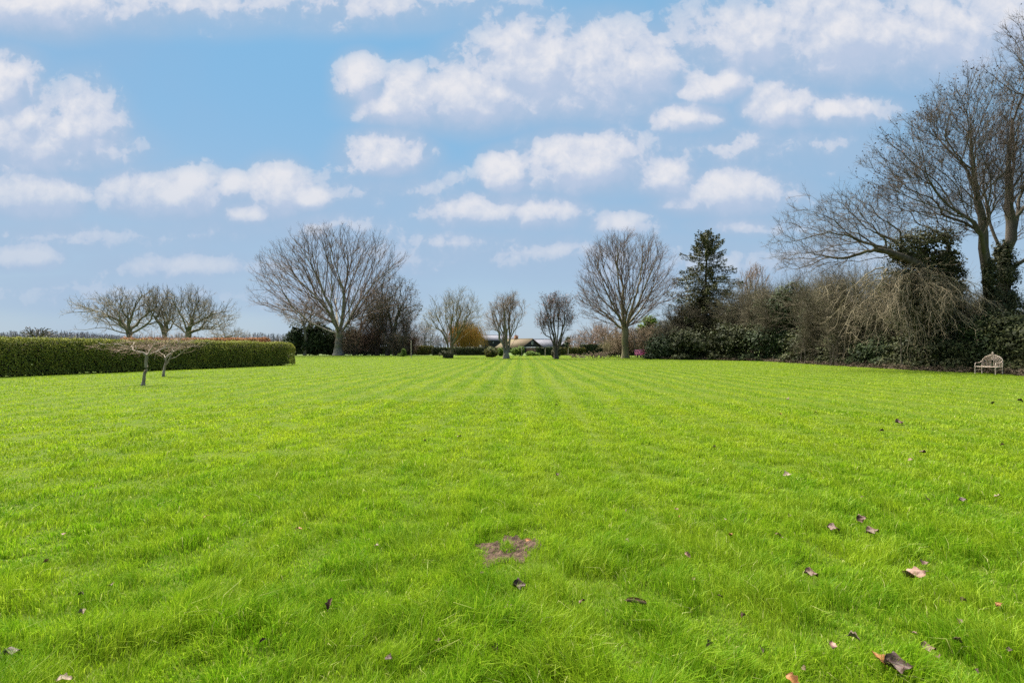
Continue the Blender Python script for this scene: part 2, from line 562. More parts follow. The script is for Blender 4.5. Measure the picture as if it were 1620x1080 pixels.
def branch_mesh_parts(P, par, nseed, R0, tip, expo, rs, wiggle, gamma, smooth_it=2):
    n = len(P)
    acc = np.zeros(n)
    kids = [[] for _ in range(n)]
    for i in range(n - 1, -1, -1):
        if acc[i] == 0:
            acc[i] = 1.0
        if par[i] >= 0:
            acc[par[i]] += acc[i]
            kids[par[i]].append(i)
    raw = acc ** (1 / expo)
    root = raw[0]
    f = (raw - 1) / max(root - 1, 1e-6)
    rad = tip + (R0 - tip) * f ** gamma
    main = np.full(n, -1)
    for i in range(n):
        if kids[i]:
            main[i] = max(kids[i], key=lambda q: acc[q])
    Q = P.copy()
    for _ in range(smooth_it):
        nw = Q.copy()
        for i in range(nseed, n):
            if main[i] >= 0 and par[i] >= 0:
                nw[i] = 0.5 * Q[i] + 0.25 * (Q[par[i]] + Q[main[i]])
        Q = nw
    chains = []
    for i in range(n):
        if par[i] < 0 or main[par[i]] != i:
            ch = [par[i]] if par[i] >= 0 else []
            j = i
            while j >= 0:
                ch.append(j)
                j = main[j]
            if len(ch) < 2:
                continue
            p = Q[ch]; r = rad[ch].copy()
            if par[i] >= 0:
                r[0] = min(r[0], r[1] * 1.15)
            # catmull-rom, one extra point per span, with a slight kink
            e = np.concatenate([[2 * p[0] - p[1]], p, [2 * p[-1] - p[-2]]])
            mid = (-e[:-3] + 9 * e[1:-2] + 9 * e[2:-1] - e[3:]) / 16
            ln = np.linalg.norm(p[1:] - p[:-1], axis=1)[:, None]
            mid = mid + rs.normal(size=mid.shape) * ln * wiggle
            pp = np.empty((len(p) * 2 - 1, 3)); rr = np.empty(len(p) * 2 - 1)
            pp[0::2] = p; pp[1::2] = mid
            rr[0::2] = r; rr[1::2] = 0.5 * (r[1:] + r[:-1])
            chains.append((pp, rr))
    return Q, rad, main, kids, chains


def twigs(starts, dirs, length, rad, rs, up=0.25, spread=0.5, per=3, sub=2, droop=0.0):
    """fans of fine twigs"""
    n = len(starts)
    S = np.repeat(starts, per, axis=0); D = np.repeat(dirs, per, axis=0)
    L = length * (0.5 + 0.9 * rs.rand(len(S)))
    D = unit(D + rs.normal(size=D.shape) * spread + np.array([0, 0, up]))
    E = D + rs.normal(size=D.shape) * 0.25 + np.array([0, 0, up * 0.5 - droop])
    m = S + D * (L * 0.5)[:, None]
    t = m + unit(E) * (L * 0.5)[:, None]
    pl = np.stack([S, m, t], axis=1)
    out = [(pl, rad)]
    if sub:
        S2 = np.repeat(m, sub, axis=0); D2 = np.repeat(D, sub, axis=0)
        L2 = np.repeat(L, sub) * (0.35 + 0.35 * rs.rand(len(S2)))
        D2 = unit(D2 + rs.normal(size=D2.shape) * spread * 1.1 + np.array([0, 0, up - droop]))
        m2 = S2 + D2 * (L2 * 0.5)[:, None]
        t2 = m2 + unit(D2 + rs.normal(size=D2.shape) * 0.3 + np.array([0, 0, -droop]))* (L2 * 0.5)[:, None]
        out.append((np.stack([S2, m2, t2], axis=1), rad * 0.7))
    return out


def fan_tubes(pl, rad):
    """(n,3,3) polylines -> three-sided tapering tubes"""
    n = len(pl)
    flat = pl.reshape(-1, 3)
    rr = np.tile(np.array([rad, rad * 0.75, rad * 0.4]), n)
    k = 3
    idx = np.arange(n * 3)
    pos = idx % 3
    a, b = idx - (pos > 0), idx + (pos < 2)
    T = unit(flat[b] - flat[a])
    ref = np.where(np.abs(T[:, 2:3]) > 0.8, np.array([[1.0, 0.1, 0]]), np.array([[0.05, 0.1, 1.0]]))
    N1 = unit(ref - T * np.sum(ref * T, axis=1, keepdims=True)); N2 = np.cross(T, N1)
    ang = np.arange(3) / 3 * 2 * math.pi
    V = flat[:, None] + rr[:, None, None] * (np.cos(ang)[None, :, None] * N1[:, None] + np.sin(ang)[None, :, None] * N2[:, None])
    seg = idx[pos < 2]
    j = np.arange(3); j2 = (j + 1) % 3
    q = np.stack([seg[:, None] * 3 + j, seg[:, None] * 3 + j2, (seg[:, None] + 1) * 3 + j2, (seg[:, None] + 1) * 3 + j], axis=-1).reshape(-1, 4)
    return V.reshape(-1, 3), q


def bare_tree(name, label, cat, seeds, ells, N, bf, R0, tip=0.02, expo=2.3, gamma=1.0, attach=1.5, bark='dark_bark', twig='dark_twig',
              tw=(0.9, 0.012, 3, 2), up=0.25, spread=0.5, droop=0.0, wiggle=0.05, shell=2.2, cut=None, seed=1, group=None,
              leaves=None, thick_split=0.30, flare=1.25, twig_r=0.05, smooth_it=2):
    """seeds in world coordinates; first polyline starts at the base. Returns the thing and its branch nodes"""
    rs = np.random.RandomState(seed)
    base = np.array(seeds[0][0][0])
    pts = crown_points(N, ells, rs, shell, cut)
    pts = pts[pts[:, 2] > 0.25]
    P, par, ns = grow([(list(p), a) for p, a in seeds], pts, bf, attach)
    Q, rad, main, kids, chains = branch_mesh_parts(P, par, ns, R0, tip, expo, rs, wiggle, gamma, smooth_it)
    root = thing(name, label, cat, base, 0, group)
    # root flare
    c0 = chains[0]
    hz = np.clip(1 - (c0[0][:, 2] - base[2]) / max(R0 * 3.0, 0.2), 0, 1)
    chains[0] = (c0[0] - np.array([0, 0, 0.05]) * (hz[:, None] > 0.99), c0[1] * (1 + (flare - 1) * hz ** 2))
    thick = [c for c in chains if c[1][0] > R0 * thick_split]
    thin = [c for c in chains if c[1][0] <= R0 * thick_split]
    if not thick:
        thick, thin = chains[:1], chains[1:]
    a = Pile(); V, q = tubes(thick, 9); a.add(V, q)
    tr = a.build('trunk', M[bark], root, True, base)
    b = Pile()
    if thin:
        V, q = tubes(thin, 4); b.add(V, q)
    has = [i for i in range(ns, len(Q)) if rad[i] < twig_r and par[i] >= 0]
    tips_p = np.zeros((0, 3))
    if has and tw:
        S = Q[has]
        D = unit(S - Q[par[has]])
        for pl, rd in twigs(S, D, tw[0], tw[1], rs, up, spread, tw[2], tw[3], droop):
            V, q = fan_tubes(pl, rd); b.add(V, q)
            tips_p = np.concatenate([tips_p, pl[:, 2]])
    if b.v:
        b.build('crown', M[twig], root, False, base)
    if leaves:
        mat_, n_, size, part = leaves
        k = rs.choice(len(tips_p), size=min(n_, len(tips_p)), replace=False)
        pp = tips_p[k] + rs.normal(size=(len(k), 3)) * size * 0.5
        d = Pile(); V, F, t = leaf_quads(pp, rand_dirs(len(k), rs), size * (0.6 + 0.8 * rs.rand(len(k))), rs, 0.7); d.add(V, F, t)
        d.build(part, M[mat_], root, False, base)
    return root, Q, rad, base


def ell(px, py, rx, ry, Y, rz=None, w=None, dy=0.0):
    """crown lobe seen at px,py with half sizes rx,ry in photo pixels at depth Y"""
    s = Y / FPX
    c = at(px, py, Y) + np.array([0, dy, 0])
    rz = rx * 0.9 if rz is None else rz
    return (c, np.array([rx * s, rz * s, ry * s]), w if w else rx * ry)


def lobes_leaves(ells, n, size, rs, shell=0.28, zmin=0.0, nz=0.6, cut=None):
    """leaf-sized faces spread through the outer part of several lobes, thinned by noise so that clumps and gaps appear"""
    out_p, out_n = [], []
    cnt = 0
    w = np.array([e[2] for e in ells], dtype=float)
    while cnt < n:
        k = rs.choice(len(ells), size=n * 2, p=w / w.sum())
        c = np.array([ells[i][0] for i in k]); r = np.array([ells[i][1] for i in k])
        d = rand_dirs(len(k), rs)
        # lumpy radius
        lump = 0.80 + 0.42 * vnoise(d[:, 0] * 3.1 + k * 7.3, d[:, 2] * 3.1 + d[:, 1] * 2.7, 11) * vnoise(d[:, 1] * 5 + k, d[:, 2] * 6, 5) ** 0.5 * 1.4
        rad = lump * (1 - shell * rs.rand(len(k)) ** 1.5)
        p = c + d * r * rad[:, None]
        g = fbm(p[:, 0] * 1.1 + p[:, 1] * 0.6, p[:, 2] * 1.3 - p[:, 1] * 0.5, 21, 3)
        keep = (p[:, 2] > zmin) & (g > 0.30 + 0.16 * rs.rand(len(k)))
        if cut is not None:
            keep &= cut(p)
        p, d = p[keep], d[keep]
        out_p.append(p); out_n.append(unit(d + rs.normal(size=d.shape) * nz + np.array([0, 0, 0.35])))
        cnt += len(p)
    return np.concatenate(out_p)[:n], np.concatenate(out_n)[:n]


def shrub(name, label, cat, ells, n, size, mat, seed, stems=6, stem_mat='dark_bark', group=None, aspect=0.5, shell=0.35, part='foliage', zmin=0.02, inner=0.35):
    rs = np.random.RandomState(seed)
    lo = min((e[0] for e in ells), key=lambda c: c[2])
    cx = np.mean([e[0][0] for e in ells]); cy = np.mean([e[0][1] for e in ells])
    base = np.array([cx, cy, 0.0])
    root = thing(name, label, cat, base, 0, group)
    p, nn = lobes_leaves(ells, n, size, rs, shell, zmin)
    a = Pile()
    V, F, t = leaf_quads(p, nn, size * (0.6 + 0.8 * rs.rand(len(p))), rs, aspect); a.add(V, F, t)
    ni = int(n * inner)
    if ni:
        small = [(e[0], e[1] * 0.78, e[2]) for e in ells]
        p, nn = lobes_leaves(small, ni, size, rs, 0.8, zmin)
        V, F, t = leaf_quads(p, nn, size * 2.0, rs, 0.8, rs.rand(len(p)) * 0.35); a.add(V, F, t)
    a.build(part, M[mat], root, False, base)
    if stems:
        polys = []
        for i in range(stems):
            e = ells[i % len(ells)]
            tgt = e[0] + rand_dirs(1, rs)[0] * e[1] * 0.55
            s = np.array([base[0] + (e[0][0] - base[0]) * 0.7 + rs.normal() * 0.15 * e[1][0], base[1] + (e[0][1] - base[1]) * 0.7 + rs.normal() * 0.15 * e[1][1], -0.03])
            tt = np.linspace(0, 1, 5)[:, None]
            pth = s + (tgt - s) * tt + np.array([0, 0, 0.12]) * np.sin(tt * math.pi) * e[1][2]
            polys.append((pth, np.linspace(0.05, 0.015, 5)))
        for pl in polys:
            b = Pile(); V, q = tubes([pl], 5); b.add(V, q)
            b.build('stem', M[stem_mat], root, True, base)
    return root


# ------------------------------------------------------------------ ground
def grid_mesh(xs, ys, zf, mat, name):
    X, Y = np.meshgrid(xs, ys)
    V = np.stack([X, Y, zf(X, Y)], axis=-1).reshape(-1, 3)
    nx, ny = len(xs), len(ys)
    i, j = np.meshgrid(np.arange(nx - 1), np.arange(ny - 1))
    a = (j * nx + i).ravel()
    F = np.stack([a, a + 1, a + nx + 1, a + nx], axis=-1)
    return mesh_from(name, V, [F], mat, None, True)


def field_material():
    m, k, out = new_mat('field_turf')
    co = geo_pos(k)
    n = k.noise(co, 0.02, 4, 0.6)
    n2 = k.noise(co, 0.6, 5, 0.6)
    col = k.mix(k.ss(n, 0.4, 0.62), c4((0.060, 0.105, 0.018)), c4((0.085, 0.095, 0.030)))
    col = k.mix(k.ss(n2, 0.3, 0.7, 0, 0.5), col, c4((0.05, 0.08, 0.016)))
    principled(k, out, col, 0.9, 0.1)
    return m


STRIPE_DIR = R(1.2)        # the mower went a little to the side of straight ahead


def stripe_coord(k, co):
    sp = k.n('ShaderNodeSeparateXYZ')
    k.put(sp.inputs[0], co)
    x = k.m('SUBTRACT', sp.outputs[0], k.m('MULTIPLY', sp.outputs[1], math.tan(STRIPE_DIR)))
    wob = k.m('MULTIPLY', k.m('SUBTRACT', k.noise(co, 0.12, 2, 0.5), 0.5), 0.9)
    return k.m('ADD', x, wob)


def lawn_colour(k, co, deep_green, pale):
    """mown grass colour by place: mower bands, yellower and lusher patches"""
    x = stripe_coord(k, co)
    sy = k.n('ShaderNodeSeparateXYZ')
    k.put(sy.inputs[0], co)
    band = k.m('SINE', k.m('MULTIPLY', x, 2 * math.pi / 1.15))
    band = k.ss(band, -0.75, 0.75)
    n1 = k.noise(co, 0.28, 4, 0.55)
    n2 = k.noise(co, 2.6, 4, 0.6)
    f = k.m('ADD', k.m('MULTIPLY', k.m('SUBTRACT', n1, 0.5), 0.9), k.m('MULTIPLY', k.m('SUBTRACT', n2, 0.5), 1.25))
    f = k.m('ADD', f, k.m('MULTIPLY', k.m('SUBTRACT', band, 0.5), k.ss(sy.outputs[1], 4.0, 26.0, 0.22, 0.75)))
    sp = k.n('ShaderNodeSeparateXYZ')
    k.put(sp.inputs[0], co)
    f = k.m('ADD', f, k.ss(sp.outputs[1], 2.0, 9.0, 0.14, 0.55), clamp=True)      # near turf painted darker: shade between longer blades and lens vignetting put into colour
    return k.mix(f, c4(deep_green), c4(pale)), f


def lawn_material():
    m, k, out = new_mat('lawn_turf')
    co = geo_pos(k)
    col, f = lawn_colour(k, co, (0.040, 0.062, 0.004), (0.062, 0.080, 0.008))
    n3 = k.noise(co, 14.0, 4, 0.7)
    col = k.mix(k.ss(n3, 0.35, 0.7, 0.0, 0.55), col, c4((0.055, 0.095, 0.010)))
    principled(k, out, col, 0.9, 0.05, bump=(n3, 0.8, 0.03))
    return m


gx = np.unique(np.concatenate([np.linspace(-3000, -120, 16), np.linspace(-120, 120, 25), np.linspace(120, 3000, 16)]))
gy = np.unique(np.concatenate([np.linspace(-300, 0, 4), np.linspace(0, 260, 27), np.linspace(260, 5000, 20)]))
g = link('ground', grid_mesh(gx, gy, lambda X, Y: np.full_like(X, -0.09), field_material(), 'ground'))
tag(g, kind='structure')

LAWN_FAR = 96.0
lx = np.linspace(-44, 44, 177)
ly = np.linspace(-8, LAWN_FAR, 209)
lawn = link('lawn', grid_mesh(lx, ly, lambda X, Y: ground_h(X, Y), lawn_material(), 'lawn'))
tag(lawn, kind='structure')

# bare patch where the turf has worn away
patch_c = on_ground(805, 868)


def in_patch(x, y, grow_=1.0):
    dx, dy = (x - patch_c[0]), (y - patch_c[1])
    a = np.arctan2(dy, dx)
    r = 0.17 + 0.04 * np.sin(a * 2 + 0.6) + 0.035 * np.sin(a * 5) + 0.02 * np.sin(a * 11 + 1)
    return (dx / 1.0) ** 2 + (dy / 1.25) ** 2 < (r * grow_) ** 2


def soil_patch():
    m, k, out = new_mat('bare_soil')
    co = geo_pos(k)
    n = k.noise(co, 18, 6, 0.7)
    n2 = k.noise(co, 70, 4, 0.6)
    col = k.mix(k.ss(n, 0.3, 0.7), c4((0.030, 0.020, 0.014)), c4((0.100, 0.066, 0.044)))
    col = k.mix(k.ss(n2, 0.5, 0.7, 0, 0.6), col, c4((0.02, 0.014, 0.009)))
    principled(k, out, col, 0.95, 0.1, bump=(n2, 1.0, 0.02))
    rr, aa = np.meshgrid(np.linspace(0, 1, 22), np.linspace(0, 2 * math.pi, 97))
    r = (0.17 + 0.04 * np.sin(aa * 2 + 0.6) + 0.035 * np.sin(aa * 5) + 0.02 * np.sin(aa * 11 + 1)) * rr * 1.25
    x = patch_c[0] + r * np.cos(aa); y = patch_c[1] + 1.25 * r * np.sin(aa)
    z = ground_h(x, y) + 0.006 + (0.020 * (vnoise(x * 34, y * 34, 4) - 0.3) + 0.020 * (vnoise(x * 75, y * 75, 8) - 0.4)) * (rr < 0.95)
    V = np.stack([x, y, z], axis=-1).reshape(-1, 3)
    i, j = np.meshgrid(np.arange(21), np.arange(96))
    a = (j * 22 + i).ravel()
    me = mesh_from('soil_patch', V, [np.stack([a, a + 1, a + 23, a + 22], axis=-1)], m, None, True)
    tag(link('soil_patch', me), kind='structure')


soil_patch()


# ------------------------------------------------------------------ grass
def grass_material():
    m, k, out = new_mat('grass_blades')
    co = geo_pos(k)
    col, f = lawn_colour(k, co, (0.116, 0.238, 0.005), (0.300, 0.380, 0.014))
    at_ = k.n('ShaderNodeAttribute', attribute_name='tint').outputs['Fac']
    col = k.mix(k.ss(at_, 0.0, 0.5, 0.55, 0.0), col, c4((0.060, 0.145, 0.006)))
    col = k.mix(k.ss(at_, 0.55, 0.95, 0.0, 0.7), col, c4((0.29, 0.37, 0.03)))
    col = k.mix(k.ss(at_, 0.982, 0.988), col, c4((0.36, 0.37, 0.12)))
    principled(k, out, col, 0.5, 0.10, trans=(0.45, col))
    return m


def lawn_grass():
    rs = np.random.RandomState(5)
    n = 1150000
    d = 1.45 * np.exp(rs.rand(n) * math.log(90 / 1.45))
    az = (rs.rand(n) * 2 - 1) * R(50)
    x, y = d * np.sin(az), d * np.cos(az)
    # inside the lawn only, and thin over the worn patch
    right = np.interp(y, [0, 27, 56, 64, 90], [30.5, 28.9, 28.4, 20.0, 16.0])
    left = np.interp(y, [0, 9, 25.5, 43.7, 60, 90], [-34, -34, -26.6, -19.2, -40, -44])
    keep0 = rs.rand(n) < np.clip(0.62 + (d - 2.5) * 0.15, 0, 1)
    keep = keep0 & (x < right + 1.0) & (x > left - 0.3)
    keep &= ~(in_patch(x, y, 1.0) & (rs.rand(n) > 0.30 * np.clip(fbm(x * 22, y * 22, 15, 2) * 3 - 1.1, 0, 1)))
    tuft = ((x - patch_c[0] + 0.01) ** 2 + (y - patch_c[1] + 0.01) ** 2 * 0.5 < 0.06 ** 2) & in_patch(x, y, 1.0)
    keep |= tuft
    x, y, d = x[keep], y[keep], d[keep]
    n = len(x)
    # tufts: taller and leaning together
    c1 = fbm(x * 4.6, y * 4.6, 40, 3)
    c2 = fbm(x * 1.1, y * 1.1, 60, 2)
    c3 = fbm(x * 7, y * 7, 80, 2)
    tall = np.clip(0.80 + 2.3 * (c1 - 0.47) + 1.0 * (c2 - 0.47) + 0.9 * (c3 - 0.5), 0.30, 1.9)
    trackx = x - y * math.tan(R(2.0)) - 1.18
    tall *= 1 - 0.55 * np.exp(-(trackx / 0.10) ** 2)
    near = np.clip((22 - d) / 19.5, 0, 1) ** 3.2
    bare = (x - patch_c[0]) ** 2 + ((y - patch_c[1] + 0.12) / 1.5) ** 2 < 0.30 ** 2
    tall = np.where(bare & ~tuft[keep], tall * 0.42, tall)
    h = (0.042 + 0.070 * near) * tall * (0.6 + 0.8 * rs.rand(n))
    tint = rs.rand(n)
    straw = tint > 0.986
    w = np.maximum(0.0043, 0.00108 * d) * (0.7 + 0.6 * rs.rand(n))
    swirl = 2 * math.pi * fbm(x * 1.3, y * 1.3, 90, 2) * 2.2 + rs.normal(size=n) * 1.25
    stripe = np.sin((x - y * math.tan(STRIPE_DIR)) * 2 * math.pi / 1.15)
    ld = np.stack([np.cos(swirl), np.sin(swirl) + 0.38 * np.sign(stripe) * np.abs(stripe) ** 0.5], axis=-1)
    ld = ld / np.maximum(np.linalg.norm(ld, axis=1, keepdims=True), 1e-6)
    lean = (0.18 + 0.80 * rs.rand(n) ** 1.6) * np.where(straw, 1.6, 1.0)
    fa = rs.rand(n) * math.pi
    sx, sy = np.cos(fa) * w * 0.5, np.sin(fa) * w * 0.5
    z = ground_h(x, y) - 0.004
    b = np.stack([x, y, z], axis=-1)
    L3 = np.concatenate([ld, np.zeros((n, 1))], axis=1)
    up = np.array([0, 0, 1.0])
    mid = b + (h * 0.55)[:, None] * up + (h * 0.22 * lean)[:, None] * L3
    tip = b + (h * (1.0 - 0.30 * np.minimum(lean, 1.5)))[:, None] * up + (h * 0.95 * lean)[:, None] * L3
    S = np.stack([sx, sy, np.zeros(n)], axis=-1)
    nearm = d < 15
    p = Pile()
    i = np.where(nearm)[0]
    V = np.stack([b[i] - S[i], b[i] + S[i], mid[i] + S[i] * 0.8, mid[i] - S[i] * 0.8, tip[i]], axis=1).reshape(-1, 3)
    q = np.arange(len(i))[:, None] * 5
    T = np.repeat(tint[i], 5)
    p.add(V, np.concatenate([q, q + 1, q + 2, q + 3], axis=1), T)
    p.t.append(np.concatenate([q + 3, q + 2, q + 4], axis=1))
    i = np.where(~nearm)[0]
    V = np.stack([b[i] - S[i], b[i] + S[i], tip[i]], axis=1).reshape(-1, 3)
    q = np.arange(len(i))[:, None] * 3
    p.add(V, np.concatenate([q, q + 1, q + 2], axis=1), np.repeat(tint[i], 3))
    o = p.build('grass', grass_material())
    tag(o, 'mown green grass of the lawn', 'grass', kind='stuff')


lawn_grass()

# ------------------------------------------------------------------ clipped hedges
def hedge_row(name, label, cat, A, B, width, height, n, size, mat, seed, hA=None, hB=None, round_=0.35, group=None):
    """clipped hedge from A to B (ground points), leaves over its faces, over a darker twiggy inside"""
    rs = np.random.RandomState(seed)
    A, B = np.array(A[:2], float), np.array(B[:2], float)
    L = np.linalg.norm(B - A); t = (B - A) / L
    nrm = np.array([t[1], -t[0]])
    hA = hA or height; hB = hB or height
    per = 2 * height + width
    nn = n
    s = rs.rand(nn) * L
    u = rs.rand(nn) * per
    hh = hA + (hB - hA) * s / L
    # cross-section: up one side, over the rounded top, down the other
    side = np.where(u < height, 1, np.where(u < height + width, 0, -1))
    v = np.where(side == 1, u / height, np.where(side == -1, (per - u) / height, 1.0))
    a = np.where(side == 0, 1 - 2 * (u - height) / width, side.astype(float))
    z = v * hh
    inset = np.clip((v - (1 - round_)) / round_, 0, 1) ** 2 * 0.25 * width * 0.5 - 0.06 * np.clip(1 - v / 0.12, 0, 1)
    off = a * width * 0.5 - np.sign(a) * np.where(side == 0, np.abs(a) * 0.25 * width * 0.5, inset)
    z = z - np.where(side == 0, (np.abs(a) ** 2) * 0.10, 0) 
    # ends rounded off
    endn = int(nn * (width * height) / (L * per) * 1.6)
    ea = rs.rand(endn) * math.pi; ev = rs.rand(endn)
    ez = ev * hB * (1 - 0.04 * rs.rand(endn))
    taper = 1 - np.clip((ev - 0.75) / 0.25, 0, 1) ** 2 * 0.35
    es = L + np.sin(ea) * width * 0.42 * taper
    eo = np.cos(ea) * width * 0.5 * taper
    s = np.concatenate([s, es]); off = np.concatenate([off, eo]); z = np.concatenate([z, ez])
    N3 = np.concatenate([np.stack([nrm[0] * np.where(side == 0, 0, side), nrm[1] * np.where(side == 0, 0, side), np.where(side == 0, 1.0, 0.25 + inset)], axis=1),
                         np.stack([t[0] * np.sin(ea) + nrm[0] * np.cos(ea), t[1] * np.sin(ea) + nrm[1] * np.cos(ea), np.full(endn, 0.3)], axis=1)])
    p2 = A + s[:, None] * t + off[:, None] * nrm
    P = np.concatenate([p2, z[:, None]], axis=1)
    bump_ = (fbm(s * 0.9, z * 1.1 + off * 0.7, seed + 3, 3) - 0.5) * 0.26 + (fbm(s * 4, z * 4 + off * 2, seed + 9, 2) - 0.5) * 0.12
    P = P + N3 * bump_[:, None] - N3 * (rs.rand(len(P), 1) ** 2) * 0.10
    P[:, 2] += np.where((P[:, 2] > 0.9 * hB) & (rs.rand(len(P)) < 0.035), 0.14 * rs.rand(len(P)), 0)
    keep = P[:, 2] > 0.05 + 0.10 * rs.rand(len(P))
    P, N3 = P[keep], unit(N3[keep] + rs.normal(size=(keep.sum(), 3)) * 0.55)
    base = np.array([A[0], A[1], 0.0])
    root = thing(name, label, cat, base, 0, group)
    q = Pile()
    V, F, tn = leaf_quads(P, N3, size * (0.6 + 0.8 * rs.rand(len(P))), rs, 0.6); q.add(V, F, tn)
    q.build('foliage', M[mat], root, False, base)
    # twiggy inside
    k = Pile()
    ns = max(8, int(L * 3))
    ss = (np.arange(ns) + rs.rand(ns)) / ns * L
    polys = []
    for x in ss:
        b = A + t * x + nrm * rs.normal() * width * 0.12
        for r in range(3):
            e = b + nrm * rs.normal() * width * 0.25 + t * rs.normal() * 0.3
            polys.append((np.array([[b[0], b[1], -0.05], [(b[0] + e[0]) / 2, (b[1] + e[1]) / 2, height * 0.4], [e[0], e[1], height * 0.88]]), np.array([0.035, 0.022, 0.008])))
    V, F = tubes(polys, 5); k.add(V, F)
    nb = int(len(P) * 0.20)
    ib = A + (rs.rand(nb) * L)[:, None] * t + ((rs.rand(nb) - 0.5) * width * 0.62)[:, None] * nrm
    IP = np.concatenate([ib, (0.08 + rs.rand(nb) * (min(hA, hB) * 0.86))[:, None]], axis=1)
    V, F, _ = leaf_quads(IP, rand_dirs(nb, rs), size * 3.0, rs, 0.9); k.add(V, F)
    k.build('stem', M['dark_twig'], root, False, base)
    return root


hA = on_ground(0, 597); hB = on_ground(470, 577)
dH = (hB - hA) / np.linalg.norm(hB - hA)
nH = np.array([-dH[1], dH[0], 0])                       # away from the lawn
HW = 1.7
h0 = hA - dH * 13 + nH * HW / 2
h1 = hB - dH * 0.55 + nH * HW / 2
hedge_row('clipped_hedge', 'long tall clipped dark green hedge edging the lawn behind the two small spreading trees', 'hedge', h0, h1, HW, 2.15, 150000, 0.075, 'hedge', 31, 2.2, 2.02)
b0 = hA + dH * 7.5 + nH * (HW + 1.5)
b1 = hB - dH * 0.6 + nH * (HW + 1.6)
hedge_row('beech_hedge', 'brown hedge of dead beech leaves just showing over the clipped green hedge', 'hedge', b0, b1, 1.1, 2.42, 36000, 0.10, 'brown_hedge', 32, 2.20, 2.42)


# ------------------------------------------------------------------ small spreading trees on the lawn
def W(px, py, Y, dy=0.0):
    p = at(px, py, Y)
    p[1] += dy
    return p


def small_spreading(base_px, base_py, trunk, limbs, ells, label, seed, N, R0):
    b = on_ground(base_px, base_py)
    Y = b[1]
    seeds = [([b] + [W(x, y, Y, dy) for x, y, dy in trunk], None)]
    for st, path in limbs:
        seeds.append(([None] + [W(x, y, Y, dy) for x, y, dy in path], st))
    bare_tree('cherry_tree', label, 'tree', seeds, [ell(*e[:4], Y, e[4] if len(e) > 4 else None) for e in ells], N, 0.35, R0, 0.006, 2.2, 1.0, 0.85,
              'cherry', 'cherry_twig', (0.30, 0.0040, 2, 2), 0.30, 0.85, 0.02, 0.07, 2.0, None, seed, 'small spreading trees on the lawn', None, 0.22, 1.5, 0.02, 1)


small_spreading(226, 609, [(228, 597, 0), (231, 585, .03), (231, 573, 0), (232, 563, 0)],
                [(4, [(222, 556, -.2), (205, 551, -.4)]), (4, [(243, 556, .2), (262, 549, .3)]), (4, [(228, 553, .3), (224, 545, .6)])],
                [(204, 549, 48, 13), (252, 546, 36, 16), (226, 542, 36, 19)], 'small flat-topped bare tree on the lawn with a single leaning pale trunk', 41, 150, 0.062)
small_spreading(258.5, 595.5, [(259.5, 586, 0), (260.5, 576, .05), (262, 567, 0)],
                [(1, [(264, 578, -.1), (272, 568, -.2), (292, 559, -.3), (309, 548, -.4)]), (3, [(252, 560, .2), (243, 554, .3)]), (3, [(268, 557, .3), (276, 546, .5)])],
                [(260, 544, 34, 18), (296, 542, 32, 17), (275, 537, 36, 17)], 'small bare spreading tree with forked trunk standing nearer the clipped hedge', 42, 160, 0.062)


# ------------------------------------------------------------------ field trees beyond the hedge
def field_tree(px, Y, limbs, ells, label, seed, N, R0, name='oak_tree', tw=(1.3, 0.022, 3, 2), twig='field_bark', group='bare trees in the field beyond the hedge', bf=0.55, tip=0.03, attach=2.2, cat='tree', spread=0.55):
    b = np.array([(px - 810) / FPX * Y, Y, -0.08])
    t0 = at(px + limbs[0][0], limbs[0][1], Y)
    seeds = [([b, b * 0.5 + t0 * 0.5, t0], None)]
    for (x, y, dy) in limbs[1]:
        e = W(px + x, y, Y, dy)
        seeds.append(([None, t0 * 0.55 + e * 0.45 + np.array([0, 0, 0.02 * Y / 10]), e], 2))
    return bare_tree(name, label, cat, seeds, [ell(*e[:4], Y) for e in ells], N, bf, R0, tip, 2.25, 1.0, attach, 'field_bark' if twig == 'field_bark' else 'dark_bark', twig, tw, 0.25, spread, 0, 0.08, 2.0, None, seed, group)


field_tree(205, 82, ((0, 528), [(-26, 512, 2), (-30, 520, -3), (10, 500, 2), (14, 515, -2), (-8, 505, -3)]), [(160, 500, 50, 30), (205, 482, 44, 27), (180, 510, 66, 18), (235, 490, 30, 30)],
           'broad bare field tree beyond the clipped hedge reaching low over the dull grass', 51, 480, 0.50)
field_tree(262, 84, ((-2, 528), [(-12, 500, 2), (-18, 480, -2), (8, 510, 2)]), [(250, 483, 22, 26), (268, 492, 20, 24)],
           'slim bare field tree squeezed between two broader ones beyond the hedge', 52, 220, 0.36)
field_tree(300, 82, ((-2, 528), [(-12, 500, 2), (16, 505, -2), (24, 516, 2), (4, 495, -3)]), [(302, 486, 34, 29), (335, 500, 36, 24), (312, 508, 52, 18)],
           'bare field tree with rounded crown beyond the hedge, nearest the brown beech hedge', 53, 380, 0.46)
field_tree(355, 120, ((0, 535), [(-8, 528, 2), (10, 527, -2)]), [(362, 530, 26, 11)], 'low bare scrubby tree over the brown hedge', 54, 150, 0.25, 'scrub_tree')
field_tree(60, 520, ((0, 526), [(-6, 522, 2), (6, 522, -2)]), [(58, 524, 21, 9), (70, 527, 20, 6)], 'domed grey tree standing above the far treeline', 55, 260, 1.2, 'distant_tree', (4, 0.16, 3, 2), 'far_twig', None, 0.5, 0.3, 5)


